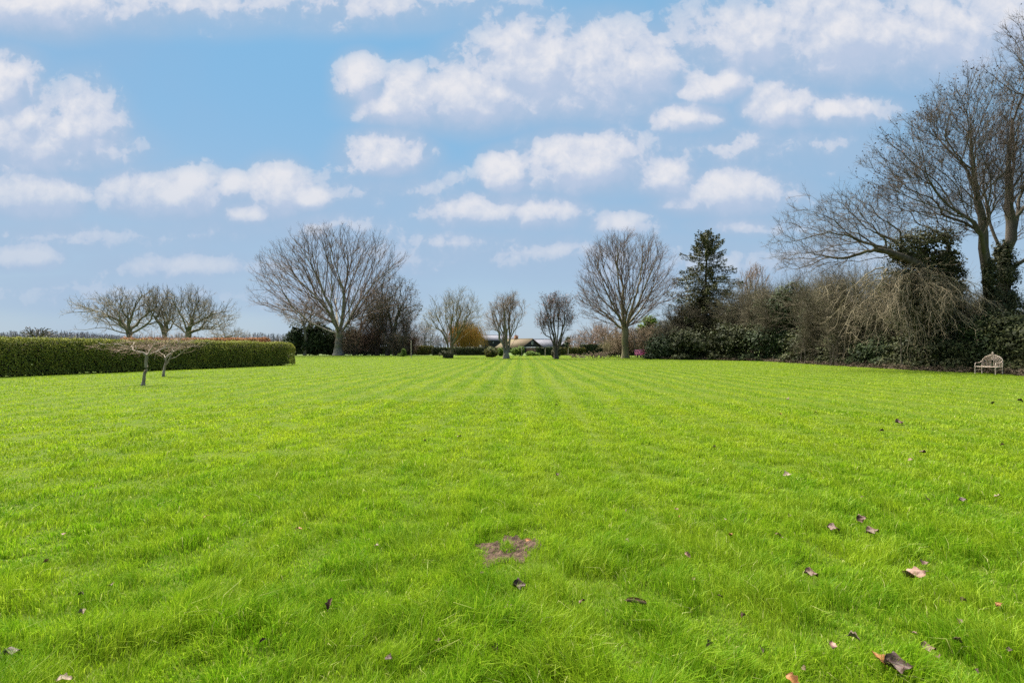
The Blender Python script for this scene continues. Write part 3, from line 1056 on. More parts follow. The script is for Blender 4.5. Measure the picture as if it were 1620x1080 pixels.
def far_woods():
    rs = np.random.RandomState(61)
    polys = []
    P, D = [], []
    spans = [(-60, 175, 560, 9.2, 1800), (150, 480, 610, 8.6, 1600), (470, 700, 420, 6, 500), (880, 1100, 420, 7, 400)]
    for (xa, xb, Y, H, n) in spans:
        x = (xa - 810 + rs.rand(n) * (xb - xa)) / FPX * Y
        y = Y + rs.rand(n) * 40
        top = H * 1.6 * (0.7 + 1.1 * fbm(x * 0.03, y * 0.01, 5, 3))
        for i in range(n):
            h = top[i] * (0.55 + 0.45 * rs.rand())
            P.append((x[i], y[i], -0.1)); D.append((rs.normal() * 1.2, rs.normal(), h))
    P = np.array(P); D = np.array(D)
    pl = np.stack([P, P + D * 0.5, P + D], axis=1)
    a = Pile()
    V, q = fan_tubes(pl, 0.28); a.add(V, q)
    S = P + D * (0.35 + 0.6 * rs.rand(len(P), 1))
    for p2, rd in twigs(S, unit(D), 2.6, 0.16, rs, 0.3, 0.8, 5, 1):
        V, q = fan_tubes(p2, rd); a.add(V, q)
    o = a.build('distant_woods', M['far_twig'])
    tag(o, 'grey bare woodland along the far edge of the fields', 'woodland', kind='stuff')


far_woods()


# ------------------------------------------------------------------ big beech at the far end, with its thicket
YB = 94.0
bb = on_ground(535.5, 562); bb[1] = YB; bb[0] = (535.5 - 810) / FPX * YB


def beech_cut(p):
    # limbs rise in a fan: nothing hangs far below the line from the fork outwards
    dx = np.abs(p[:, 0] - bb[0]); dz = p[:, 2] - 4.6
    return (dz > dx * 0.30 + 0.5)


fork = W(537, 527, YB)
bs = [([bb, W(535, 552, YB), W(536, 540, YB), fork], None)]
for path in ([(524, 525, 0), (495, 511, -1), (470, 487, -2), (440, 448, -2), (420, 418, -2)],
             [(530, 512, 1), (508, 482, 2), (482, 440, 3), (464, 412, 3)],
             [(533, 508, -1), (520, 470, -2), (506, 430, -3), (500, 398, -3)],
             [(540, 505, 1), (542, 465, 1), (545, 420, 2), (548, 385, 2)],
             [(543, 508, -1), (552, 470, -3), (566, 425, -4), (574, 390, -4)],
             [(547, 511, 1), (572, 470, 3), (596, 432, 5), (610, 405, 5)],
             [(551, 514, -1), (582, 482, -3), (614, 452, -4), (640, 430, -4)],
             [(540, 510, 3), (550, 470, 7), (556, 430, 9)], [(535, 510, -3), (528, 470, -7), (522, 430, -9)],
             [(560, 516, 1), (600, 500, 2), (634, 478, 3), (652, 462, 3)]):
    bs.append(([None] + [W(x, y, YB, dy) for x, y, dy in path], 3))
bare_tree('beech_tree', 'huge bare fan-shaped tree with pale grey trunk at the far end of the lawn', 'tree', bs,
          [ell(533, 468, 128, 108, YB, 105)], 1500, 0.75, 0.72, 0.026, 2.1, 1.05, 5.0, 'beech', 'beech_twig', (1.5, 0.0155, 3, 2), 0.35, 0.42, 0, 0.035, 2.6, beech_cut, 71,
          None, None, 0.24, 1.7, 0.07, 3)

GW = 'trees crowded behind the big beech'


def leaning(px, py, Y, path, ells, label, seed, N, R0, bark='dark_bark', twig='dark_twig', tw=(1.2, 0.018, 3, 2), name='tree', group=None, bf=0.5, leaves=None, attach=1.5, up=0.2, droop=0.0, spread=0.55, cat='tree', stems=None, tip=0.022, wiggle=0.07, flare=1.3, gamma=1.0):
    b = np.array([(px - 810) / FPX * Y, Y, -0.05])
    seeds = [([b] + [W(x, y, Y, dy) for x, y, dy in path], None)]
    for st, pth in (stems or []):
        seeds.append(([None] + [W(x, y, Y, dy) for x, y, dy in pth], st))
    return bare_tree(name, label, cat, seeds, [ell(*e[:4], Y, e[4] if len(e) > 4 else None) for e in ells], N, bf, R0, tip, 2.2, gamma, attach, bark, twig, tw, up, spread, droop, wiggle, 2.0, None, seed, group, leaves, 0.25, flare, 0.05, 2)


leaning(482, 562, 97, [(483, 545, 0), (483, 525, 0)], [(470, 497, 38, 22), (500, 495, 25, 25)], 'brown-crowned bare tree standing just outward of the big beech near the hedge end', 72, 360, 0.3, 'beech', 'brown_twig', group=GW)
leaning(560, 562, 98, [(564, 540, 0), (572, 515, 0)], [(585, 490, 32, 34), (565, 505, 25, 20)], 'leaning bare tree with pale trunk tight behind the big beech', 73, 340, 0.3, 'beech', 'dark_twig', group=GW)
leaning(613, 563, 95, [(618, 540, 0), (626, 512, 0), (631, 494, 0)], [(622, 468, 36, 40), (642, 492, 22, 32), (610, 500, 22, 26)], 'dark ivy-stemmed bare tree leaning outward at the open end of the beech thicket', 74, 380, 0.42, 'dark_bark', 'dark_twig', group=GW, leaves=('ivy', 500, 0.3, 'ivy'))
leaning(596, 563, 96, [(598, 540, 0), (604, 515, 0)], [(600, 478, 26, 46), (590, 515, 22, 24)], 'slender upright bare tree amid the brown scrub behind the beech', 75, 320, 0.26, 'brown_twig', 'brown_twig', group=GW)
shrub('holly_bush', 'tall dark evergreen bush filling in behind the pale beech trunk', 'bush', [ell(512, 540, 24, 26, 99), ell(500, 528, 22, 22, 99), ell(492, 548, 18, 16, 98), ell(528, 545, 14, 22, 99)], 5200, 0.42, 'holly', 76, 7)
shrub('holly_bush', 'dark evergreen bush on the house side of the pale beech trunk', 'bush', [ell(556, 540, 16, 26, 99), ell(574, 545, 18, 18, 99), ell(590, 550, 20, 14, 98)], 3600, 0.40, 'holly', 77, 6)
shrub('holly_bush', 'dusky evergreen bush between clipped hedge end and the beech thicket', 'bush', [ell(468, 535, 14, 26, 97), ell(456, 548, 12, 14, 97)], 1900, 0.40, 'holly', 78, 5)
GS = 'brown scrub under the far trees'


def scrub(px, Y, rx, top, label, seed, n=26, twig='brown_twig', bark='dark_twig', tw=(0.9, 0.015, 4, 3), group=GS, py0=None, depth=1.0):
    """many-stemmed leafless bush"""
    rs = np.random.RandomState(seed)
    s = Y / FPX
    x0 = (px - 810) * s
    H = EYE + (HOR - top) * s
    polys = []
    S, D = [], []
    for i in range(n):
        bx = x0 + rs.normal() * rx * s * 0.35; by = Y + rs.normal() * rx * s * 0.35 * depth
        h = H * (0.55 + 0.42 * rs.rand())
        a = rs.rand() * 2 * math.pi
        out = rx * s * (0.25 + 0.65 * rs.rand())
        e = np.array([bx + math.cos(a) * out, by + math.sin(a) * out * depth, h])
        b = np.array([bx, by, -0.03])
        tt = np.linspace(0, 1, 6)[:, None]
        p = b + (e - b) * tt + np.array([-math.cos(a), -math.sin(a), 0.35]) * np.sin(tt * math.pi) * out * 0.22
        p[1:-1] += rs.normal(size=(4, 3)) * out * 0.06
        polys.append((p, np.linspace(0.035, 0.012, 6)))
        for j in range(1, 6):
            S.append(p[j]); D.append(p[j] - p[j - 1])
            S.append(p[j]); D.append(p[j] - p[j - 1] + rs.normal(size=3) * 0.4 * np.linalg.norm(p[j] - p[j - 1]))
    base = np.array([x0, Y, 0.0])
    root = thing('scrub_bush', label, 'bush', base, 0, group)
    a_ = Pile(); V, q = tubes(polys, 5); a_.add(V, q); a_.build('stem', M[bark], root, True, base)
    b_ = Pile()
    D = unit(np.array(D))
    for pl, rd in twigs(np.array(S), D, tw[0] * H / 3.0, tw[1], rs, 0.25, 0.6, tw[2], tw[3]):
        V, q = fan_tubes(pl, rd); b_.add(V, q)
    b_.build('crown', M[twig], root, False, base)
    return root


scrub(560, 96, 26, 520, 'brown leafless scrub at the foot of the beech on its house side', 81)
scrub(590, 95, 24, 515, 'brown twiggy scrub in the middle of the beech thicket', 82, twig='red_twig')
scrub(628, 94, 20, 530, 'low brown scrub at the open edge of the beech thicket', 83)
scrub(645, 97, 18, 535, 'reddish scrub where the beech thicket gives way to the distant oak', 84, twig='red_twig')
scrub(606, 99, 34, 474, 'tall brown thicket rising beside the big beech towards the leaning tree', 86, 26, 'brown_twig')
scrub(634, 97, 24, 498, 'brown thicket round the foot of the leaning tree', 87, 24, 'beech_twig')
scrub(440, 100, 14, 540, 'small thin scrub just past the end of the clipped hedge', 85, 16)

# ------------------------------------------------------------------ three multi-stemmed trees across the lawn
G3 = 'three many-stemmed trees across the far lawn'
YT = 71.0


def vase(px, py, Y, stems, ells, label, seed, N, R0, twig, tw=(0.85, 0.014, 3, 2), leaves=None, bark='olive_twig'):
    tw = (1.05, 0.0125, 3, 2)
    b = on_ground(px, py); Y = b[1]
    b[2] = -0.05
    t0 = W(px, py - 3, Y)
    seeds = [([b, t0], None)]
    for path in stems:
        seeds.append(([None] + [W(x, y, Y, dy) for x, y, dy in path], 1))
    rs = np.random.RandomState(seed)
    w = max(e[2] for e in ells); top = min(e[1] - e[3] for e in ells)
    for i in range(7):
        a = i * 0.9 + rs.rand() * 0.8
        f = 0.35 + 0.5 * rs.rand()
        ex, ez = px + math.cos(a) * w * f, top + (py - top) * (0.22 + 0.3 * rs.rand())
        ey = math.sin(a) * w * f * Y / FPX
        seeds.append(([None, W(px + (ex - px) * 0.28, py + (ez - py) * 0.42, Y, ey * 0.28), W(px + (ex - px) * 0.62, py + (ez - py) * 0.75, Y, ey * 0.62), W(ex, ez, Y, ey)], 1))
    return bare_tree('small_tree', label, 'tree', seeds, [ell(*e[:4], Y) for e in ells], N, 0.62, R0, 0.014, 2.3, 1.25, 1.4, bark, twig, tw, 0.32, 0.55, 0.03, 0.06, 1.7, None, seed, G3, leaves, 0.18, 1.15, 0.04, 1)


vase(712, 566, YT, [[(709, 548, 0), (706, 530, .3), (694, 508, .5), (688, 492, .6)], [(713, 548, 0), (714, 525, -.3), (706, 500, -.5), (704, 475, -.6)],
                    [(714, 550, .3), (718, 528, .6), (722, 500, .9), (722, 478, 1)], [(716, 552, -.2), (724, 533, -.4), (735, 512, -.6), (745, 496, -.7)],
                    [(710, 550, -.4), (700, 526, -.9), (684, 505, -1.2)], [(716, 551, .4), (729, 535, .8), (748, 518, 1.2)]],
     [(716, 494, 40, 36), (700, 474, 18, 20), (742, 500, 24, 26), (690, 510, 20, 22), (728, 482, 26, 24)], 'vase-shaped bare tree in front of the orange willow with leafy base', 91, 430, 0.40, 'olive_twig')
vase(801, 567, YT, [[(798, 550, 0), (796, 530, .2), (788, 512, .4), (780, 496, .4)], [(802, 550, 0), (801, 525, -.3), (798, 500, -.4), (796, 480, -.4)],
                    [(805, 550, .3), (806, 525, .5), (806, 500, .6), (812, 476, .6)], [(806, 552, -.2), (814, 538, -.4), (824, 515, -.5), (830, 490, -.5)],
                    [(799, 550, .5), (793, 528, .8), (783, 510, 1)]],
     [(800, 500, 26, 30), (808, 482, 14, 16), (782, 506, 18, 22), (828, 488, 8, 14), (794, 486, 16, 16)], 'bare tree with thick clustered pale stems in front of the tan-roofed house', 92, 380, 0.46, 'brown_twig', bark='beech')
vase(880, 567.5, YT, [[(880, 550, 0), (879, 530, 0), (876, 505, .2), (870, 488, .3)], [(881, 552, .2), (883, 528, .3), (884, 500, .4), (886, 478, .4)],
                      [(882, 552, -.2), (888, 534, -.4), (892, 512, -.6), (897, 494, -.6)], [(879, 552, -.2), (874, 530, -.4), (866, 510, -.6)]],
     [(878, 496, 28, 26), (886, 482, 20, 14), (862, 514, 16, 16), (898, 510, 13, 18), (872, 486, 18, 16)], 'dark upright tree with clinging russet fruit and an ivy-wrapped foot', 93, 380, 0.34, 'dark_twig', leaves=('berry', 900, 0.16, 'fruit'), bark='dark_bark')
shrub('ivy_clump', 'dark ivy clump round the foot of the vase-shaped tree', 'bush', [ell(703, 561, 9, 7, 70.4), ell(712, 562, 6, 6, 70.2)], 1500, 0.16, 'ivy', 94, 3)
shrub('ivy_clump', 'dark ivy wrapping the foot of the russet-fruited tree', 'bush', [ell(879, 560, 7, 9, 69.4), ell(880, 552, 5, 8, 69.6)], 1700, 0.16, 'ivy', 95, 3)

# ------------------------------------------------------------------ far garden: hedges, shrubs, willow, houses
GHG = 'low hedges in front of the houses'


def far_hedge(xa, xb, Y, top, label, seed, mat='laurel', name='laurel_hedge', w=1.3, size=0.24, n=None):
    A = np.array([(xa - 810) / FPX * Y, Y, 0]); B = np.array([(xb - 810) / FPX * Y, Y + 0.4, 0])
    h = EYE + (HOR - top) * Y / FPX
    hedge_row(name, label, 'hedge', A, B, w, h, n or int((xb - xa) * 70), size, mat, seed, group=GHG)


far_hedge(684, 717, 96, 550, 'short dark hedge seen behind the vase-shaped tree', 101)
far_hedge(721, 768, 95, 549.5, 'dark green glossy hedge below the orange willow', 102)
far_hedge(848, 880, 95, 549.5, 'hedge in front of the brick garage wall', 103, 'holly', 'garden_hedge')
far_hedge(884, 922, 96, 549.5, 'hedge below the small dark gable', 104, 'rust_bush', 'garden_hedge')
far_hedge(622, 682, 104, 547, 'broken brownish hedge behind the thin stake', 113, 'rust_bush', 'garden_hedge')
far_hedge(918, 990, 101, 545, 'rough dark hedge closing the garden beyond the border plants', 114, 'holly', 'garden_hedge')
far_hedge(985, 1062, 92, 541, 'rough dark hedge beyond the swing', 115, 'holly', 'garden_hedge')
far_hedge(470, 622, 112, 549, 'low dark hedge beyond the big beech thicket', 116, 'holly', 'garden_hedge')
shrub('ball_shrub', 'rounded rust-green shrub standing clear on the lawn before the barn', 'bush', [ell(777, 557, 11, 9, 77), ell(777, 560, 10, 6, 77)], 2600, 0.17, 'rust_bush', 105, 5)
shrub('leafy_bush', 'bright green bush beside the pale-stemmed tree and house wall', 'bush', [ell(815, 556, 8, 7, 88), ell(824, 555, 6, 8, 88)], 1300, 0.2, 'green_bush', 106, 4)
shrub('leafy_bush', 'low yellow-green bush in front of the brick garage', 'bush', [ell(840, 560, 9, 5, 90), ell(849, 561, 6, 3.5, 90)], 1000, 0.18, 'green_bush', 107, 3)
shrub('leafy_bush', 'small green bush behind the pale-stemmed tree', 'bush', [ell(791, 557, 6, 7, 86)], 700, 0.18, 'green_bush', 108, 3)
shrub('leafy_bush', 'bright yellow-green sapling bush by the thin stake at the beech thicket', 'bush', [ell(638, 558, 5, 7, 84), ell(634, 562, 5, 4, 84)], 700, 0.17, 'green_bush', 109, 3)
shrub('leafy_bush', 'yellowish evergreen bush showing over the pink swing', 'bush', [ell(1028, 508, 14, 10, 80), ell(1018, 520, 12, 12, 80), ell(1034, 528, 16, 18, 80), ell(1024, 545, 18, 16, 80)], 2600, 0.26, 'green_bush', 110, 4)
for i, (px, top, bot, lab) in enumerate([(825.5, 549, 563, 'thin pale post on the far lawn beside the bright green bush'), (862.5, 551, 563.5, 'thin pale post on the far lawn before the garage hedge'),
                                         (650.5, 538, 566, 'tall thin stake standing alone at the edge of the beech thicket'), (899, 551, 562, 'short pale post by the hedge below the small gable')]):
    p = on_ground(px, bot); h = EYE + (HOR - top) * p[1] / FPX
    o = Pile()
    o.tube([(0, 0, -0.1), (0, 0, h * 0.97), (0, 0, h)], [0.055, 0.05, 0.03], 8)
    o.box((0, 0, h * 0.93), (0.15, 0.13, 0.03))
    me = o.build('post', plain_mat('pale_post_wood', (0.42, 0.36, 0.26), (0.30, 0.25, 0.18)))
    me.location = p
    tag(me, lab, 'post', 'thin posts on the far lawn')
scrub(915, 72, 22, 560, 'low dead border plants beside the ivy-footed tree', 111, 22, 'brown_twig', tw=(0.6, 0.012, 4, 3))
scrub(945, 71, 20, 556, 'low dead border plants between the fruiting tree and the swing tree', 112, 22, 'brown_twig', tw=(0.6, 0.012, 4, 3))


def willow():
    rs = np.random.RandomState(120)
    Y = 122; s = Y / FPX
    b = np.array([(735 - 810) * s, Y, -0.05])
    root = thing('willow_tree', 'orange weeping willow with curtain twigs beside the dark barn', 'tree', b)
    polys = []
    limbs = []
    for i in range(22):
        a = rs.rand() * 2 * math.pi; r = (8 + 17 * rs.rand()) * s
        top = EYE + (HOR - (508 + 24 * rs.rand())) * s
        e = b + np.array([math.cos(a) * r, math.sin(a) * r, top])
        tt = np.linspace(0, 1, 7)[:, None]
        f = b + np.array([0, 0, 2.0])
        p = np.concatenate([b[None], f + (e - f) * tt + np.array([0, 0, 1.4]) * np.sin(tt * math.pi)])
        polys.append((p, np.linspace(0.30, 0.03, 8)))
        limbs.append(p)
    a_ = Pile(); V, q = tubes(polys, 6); a_.add(V, q); a_.build('trunk', M['brown_twig'], root, True, b)
    P0 = np.concatenate([l[3:] for l in limbs])
    P0 = np.repeat(P0, 26, axis=0) + rs.normal(size=(len(P0) * 26, 3)) * np.array([1.2, 1.2, 0.7])
    n = len(P0)
    out = unit(np.stack([P0[:, 0] - b[0], P0[:, 1] - b[1], np.zeros(n)], axis=1) + rs.normal(size=(n, 3)) * 0.4)
    L = (1.5 + 4.0 * rs.rand(n))
    m = P0 + out * 0.5 - np.array([0, 0, 1]) * (L * 0.4)[:, None]
    t = m + out * 0.15 - np.array([0, 0, 1]) * (L * 0.6)[:, None]
    t[:, 2] = np.maximum(t[:, 2], 0.7 + rs.rand(n)); m[:, 2] = np.maximum(m[:, 2], 1.0)
    V, q = fan_tubes(np.stack([P0, m, t], axis=1), 0.026)
    c = Pile(); c.add(V, q); c.build('crown', M['willow'], root, False, b)


willow()
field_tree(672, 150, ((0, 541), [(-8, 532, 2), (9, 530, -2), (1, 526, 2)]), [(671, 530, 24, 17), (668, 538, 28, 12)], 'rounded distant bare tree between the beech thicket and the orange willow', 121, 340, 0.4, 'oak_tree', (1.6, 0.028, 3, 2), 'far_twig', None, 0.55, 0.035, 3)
leaning(935, 562, 104, [(935, 545, 0), (936, 535, 0)], [(938, 530, 26, 16), (950, 542, 22, 12), (915, 540, 14, 12)], 'pinkish bare shrubby tree behind the low border', 122, 300, 0.25, 'pink_twig', 'pink_twig', (1.2, 0.022, 3, 2), attach=0.8)
leaning(960, 562, 100, [(958, 545, 0), (957, 532, 0)], [(962, 528, 22, 18), (975, 540, 16, 14)], 'warm brown bare tree close behind the swing tree', 123, 260, 0.25, 'brown_twig', 'pink_twig', (1.2, 0.02, 3, 2), attach=0.8)
shrub('yew_tree', 'small dark conical evergreen beyond the small dark gable', 'tree', [ell(899, 545, 6, 8, 128), ell(899, 538, 3.5, 6, 128)], 700, 0.3, 'holly', 124, 3)
scrub(1018, 76, 26, 522, 'brown scrub right behind the pink swing', 127, 30, 'brown_twig')
scrub(985, 78, 24, 525, 'brown scrub behind the trunk of the swing tree', 125, 26, 'brown_twig')
scrub(965, 80, 20, 540, 'green-brown low scrub by the swing tree on its house side', 126, 22, 'olive_twig')


# ------------------------------------------------------------------ houses
def boards_mat(name, a, b, pitch=0.18):
    m, k, out = new_mat(name)
    co = k.n('ShaderNodeTexCoord').outputs['Object']
    sp = k.n('ShaderNodeSeparateXYZ'); k.put(sp.inputs[0], co)
    fr = k.m('FRACT', k.m('MULTIPLY', sp.outputs[2], 1 / pitch))
    n = k.noise(k.v('MULTIPLY', co, (1, 1, 6)), 2.0, 4, 0.6)
    col = k.mix(k.ss(n, 0.35, 0.65), c4(a), c4(b))
    principled(k, out, col, 0.7, 0.25, bump=(fr, 0.7, 0.03))
    return m


def tiles_mat(name, a, b, moss=None):
    m, k, out = new_mat(name)
    co = k.n('ShaderNodeTexCoord').outputs['Object']
    br = k.n('ShaderNodeTexBrick')
    k.put(br.inputs['Vector'], k.v('MULTIPLY', co, (1, 1, 1)))
    br.inputs['Color1'].default_value = c4(a); br.inputs['Color2'].default_value = c4(b)
    br.inputs['Mortar'].default_value = c4([q * 0.6 for q in a])
    br.inputs['Scale'].default_value = 2.5
    br.inputs['Mortar Size'].default_value = 0.02
    n = k.noise(co, 0.8, 4, 0.6)
    col = k.mix(k.ss(n, 0.42, 0.66, 0, 0.7), br.outputs[0], c4(moss or b))
    principled(k, out, col, 0.9, 0.08, bump=(n, 0.3, 0.02))
    return m


M['black_boards'] = boards_mat('black_weatherboard', (0.018, 0.017, 0.021), (0.032, 0.030, 0.034))
M['grey_slate'] = tiles_mat('grey_slates', (0.095, 0.095, 0.112), (0.13, 0.13, 0.145))
M['tan_tiles'] = tiles_mat('tan_tiles', (0.105, 0.078, 0.050), (0.14, 0.105, 0.068), (0.095, 0.085, 0.042))
M['brick'] = tiles_mat('red_brick', (0.27, 0.13, 0.08), (0.33, 0.17, 0.10))
M['white_trim'] = plain_mat('white_trim', (0.72, 0.72, 0.70), (0.62, 0.62, 0.6))
M['pane'] = plain_mat('window_pane', (0.05, 0.06, 0.07), (0.08, 0.09, 0.1), 2, 0.08, 0.5)
M['garage_wood'] = boards_mat('garage_door_boards', (0.20, 0.10, 0.055), (0.26, 0.14, 0.08), 0.3)


def quad_slab(pile, pts, thick):
    """a roof slope: four corners and a thickness downwards"""
    p = np.array(pts, float)
    nrm = np.cross(p[1] - p[0], p[3] - p[0]); nrm /= np.linalg.norm(nrm)
    if nrm[2] < 0: nrm = -nrm
    V = np.concatenate([p, p - nrm * thick])
    F = [(0, 1, 2, 3), (7, 6, 5, 4), (0, 4, 5, 1), (1, 5, 6, 2), (2, 6, 7, 3), (3, 7, 4, 0)]
    pile.add(V, np.array(F))


def gabled(name, label, px, Y, rz, L, Wd, eave, ridge, wall, roof, group=None, over=0.35):
    """box with gable ends along local x; local origin at the centre of the ground plan"""
    root = thing(name, label, 'house', ((px - 810) / FPX * Y, Y, -0.09), rz, group)
    w = Pile()
    V = np.array([(-L/2, -Wd/2, 0), (L/2, -Wd/2, 0), (L/2, Wd/2, 0), (-L/2, Wd/2, 0), (-L/2, -Wd/2, eave), (L/2, -Wd/2, eave), (L/2, Wd/2, eave), (-L/2, Wd/2, eave), (-L/2, 0, ridge), (L/2, 0, ridge)], float)
    w.add(V, np.array([(0, 1, 5, 4), (2, 3, 7, 6), (1, 2, 6, 5), (3, 0, 4, 7)]))
    w.add(V, np.array([(5, 6, 9), (7, 4, 8)]))
    w.build('wall', M[wall], root)
    r = Pile()
    sl = (ridge - eave) / (Wd / 2)
    ez = eave - over * sl + 0.10
    for s in (-1, 1):
        quad_slab(r, [(-L/2 - over, s * (Wd/2 + over), ez), (L/2 + over, s * (Wd/2 + over), ez), (L/2 + over, 0, ridge + 0.10), (-L/2 - over, 0, ridge + 0.10)], 0.10)
    rf = r.build('roof', M[roof], root)
    rt = Pile(); rt.tube([(-L/2 - over, 0, ridge + 0.11), (0, 0, ridge + 0.11), (L/2 + over, 0, ridge + 0.11)], 0.09, 8)
    rt.build('ridge_tile', M[roof], rf)
    for e in (-1, 1):
        for s in (-1, 1):
            bg = Pile()
            x = e * (L/2 + over + 0.02)
            quad_slab(bg, [(x - 0.02, s * (Wd/2 + over), ez - 0.08), (x + 0.02, s * (Wd/2 + over), ez - 0.08), (x + 0.02, 0, ridge + 0.02), (x - 0.02, 0, ridge + 0.02)], 0.16)
            bg.build('bargeboard', M['black_boards'], rf)
    return root, rf


def window(parent, x, y, z, w, h, face):
    """face: unit outward axis ('x','-x','y','-y') of the wall"""
    f = Pile(); d = 0.06
    along = (1, 0) if face in ('y', '-y') else (0, 1)
    for s in (-1, 1):
        f.box((x + along[0] * s * w/2, y + along[1] * s * w/2, z), (0.08 if along[0] else 0.1, 0.1 if along[0] else 0.08, h))
        f.box((x, y, z + s * h/2), ((w + 0.08) if along[0] else 0.11, 0.11 if along[0] else (w + 0.08), 0.08))
    f.box((x, y, z), (0.05 if along[0] else 0.09, 0.09 if along[0] else 0.05, h - 0.08))
    fr = f.build('window', M['white_trim'], parent)
    p = Pile(); p.box((x, y, z), ((w - 0.08) if along[0] else 0.04, 0.04 if along[0] else (w - 0.08), h - 0.08))
    p.build('pane', M['pane'], fr)
    return fr


YH = 140.0
sH = YH / FPX
# main house: gable end towards the lawn and the right, long tan roof running away to the left
house, hroof = gabled('house', 'single-storey house with long tan tiled roof, dark boarded gable and chimney', 821, YH + 4.5, R(-50), 11.7, 7.9, 1.7, 4.05, 'black_boards', 'tan_tiles', None, 0.4)
window(house, 5.89, 0.0, 2.95, 0.55, 0.9, 'x')
tb = Pile(); tb.box((5.91, 0, 1.62), (0.10, 7.4, 0.2)); tb.build('fascia', M['white_trim'], house)
gd = Pile()
gd.box((5.90, -0.6, 0.78), (0.08, 3.4, 1.5)); gd.build('garage_door', M['garage_wood'], house)
bk = Pile(); bk.box((5.88, 2.4, 0.76), (0.07, 2.0, 1.5)); bk.build('brick_wall', M['brick'], house)
window(house, -1.5, -3.99, 1.2, 1.6, 0.9, '-y')
ch = Pile(); ch.box((-1.5, 0.2, 4.4), (1.0, 0.75, 1.4)); ch.box((-1.5, 0.2, 5.06), (1.16, 0.9, 0.12)); cho = ch.build('chimney', M['brick'], hroof)
cp = Pile()
for q in (-0.25, 0.25): cp.tube([(-1.5 + q, 0.2, 5.05), (-1.5 + q, 0.2, 5.4)], [0.13, 0.11], 8)
cp.build('chimney_pot', M['brick'], cho)
# grey-roofed wing to the right, behind
wing, wr = gabled('outbuilding', 'low outbuilding with pale grey roof between the house gable and the fruiting tree', 862, 152, R(0), 7.6, 6.0, 1.6, 4.1, 'black_boards', 'grey_slate')
window(wing, 1.5, -3.04, 1.0, 1.2, 0.8, '-y')
# small gable
sg, sr = gabled('shed', 'small black boarded shed whose gable faces the lawn by the fruiting tree', 892, 134, R(90), 4.5, 3.3, 1.6, 3.05, 'black_boards', 'grey_slate', None, 0.25)
lg = Pile(); lg.box((-2.29, 0.1, 2.6), (0.10, 0.26, 0.26)); lg.build('gable_vent', M['white_trim'], sg)
dr = Pile(); dr.box((-2.28, 0.0, 0.85), (0.08, 1.6, 1.6)); dr.build('door', M['garage_wood'], sg)
# black barn behind
barn, br_ = gabled('barn', 'tall black boarded barn with grey slate roof beside the orange willow', 784, 163.4, R(35), 12.0, 8.0, 3.9, 5.65, 'black_boards', 'grey_slate', None, 0.3)
lp = Pile(); lp.box((-3.6, -4.07, 3.2), (0.3, 0.12, 0.25)); lp.build('wall_lamp', M['white_trim'], barn)
window(barn, 2.2, -4.04, 1.6, 1.3, 1.0, '-y')
window(barn, -6.04, 0.0, 1.8, 1.0, 1.1, '-x')

# ------------------------------------------------------------------ beech with the swing
YS = 70.0
sb = on_ground(989.5, 566.5); YS = sb[1]; sb[2] = -0.05


def swing_cut(p):
    dx = np.abs(p[:, 0] - sb[0]); dz = p[:, 2] - 3.6
    return dz > dx * 0.05 - 0.6


ss = [([sb, W(989.5, 550, YS), W(989, 535, YS), W(989, 520, YS)], None)]
for path in ([(986, 505, 0), (985, 480, .3), (988, 455, .5), (985, 430, .6), (980, 405, .6)],
             [(994, 508, .2), (1004, 488, -.5), (1012, 468, -1), (1020, 445, -1.5), (1030, 420, -2)],
             [(982, 508, -.4), (972, 480, -1), (962, 455, -2), (950, 430, -2.5), (938, 412, -3)],
             [(997, 510, .5), (1020, 495, 1), (1040, 480, 2), (1060, 460, 2.5)],
             [(978, 515, .4), (965, 500, 1), (945, 490, 2), (928, 470, 2.5)],
             [(990, 500, 1), (996, 470, 3), (1000, 440, 4)], [(988, 500, -1), (982, 470, -3), (976, 440, -4)],
             [(980, 520, -.8), (968, 506, -1.8), (945, 497, -2.6), (925, 492, -3)]):
    ss.append(([None] + [W(x, y, YS, dy) for x, y, dy in path], 3))
# the limb that carries the swing, and its neighbour
n_low = 2
ss.append(([None, W(999, 535.5, YS, -.4), W(1009, 534.5, YS, -.8), W(1020, 532, YS, -1), W(1034, 529, YS, -1.2), W(1049, 530, YS, -1.3)], n_low))
ss.append(([None, W(1000, 525, YS, .3), W(1020, 520, YS, .6), W(1050, 508, YS, .8), W(1085, 492, YS, 1)], 3))
bare_tree('beech_tree', 'rounded bare tree with low outstretched limbs that the pink swing hangs from', 'tree', ss,
          [ell(993, 445, 76, 76, YS, 68), ell(948, 478, 36, 36, YS), ell(1045, 476, 34, 36, YS), ell(1012, 400, 44, 30, YS), ell(965, 410, 40, 32, YS)], 1250, 0.75, 0.50, 0.02, 2.1, 1.05, 4.0, 'olive_twig', 'beech_twig', (1.15, 0.0125, 3, 2), 0.30, 0.42, 0, 0.04, 2.6, swing_cut, 131,
          None, None, 0.22, 1.4, 0.055, 3)

M['pink'] = plain_mat('pink_paint', (0.70, 0.19, 0.31), (0.76, 0.27, 0.38), 5, 0.5, 0.35)
M['rope'] = plain_mat('swing_rope', (0.30, 0.25, 0.18), (0.22, 0.18, 0.12), 12, 0.9, 0.1)


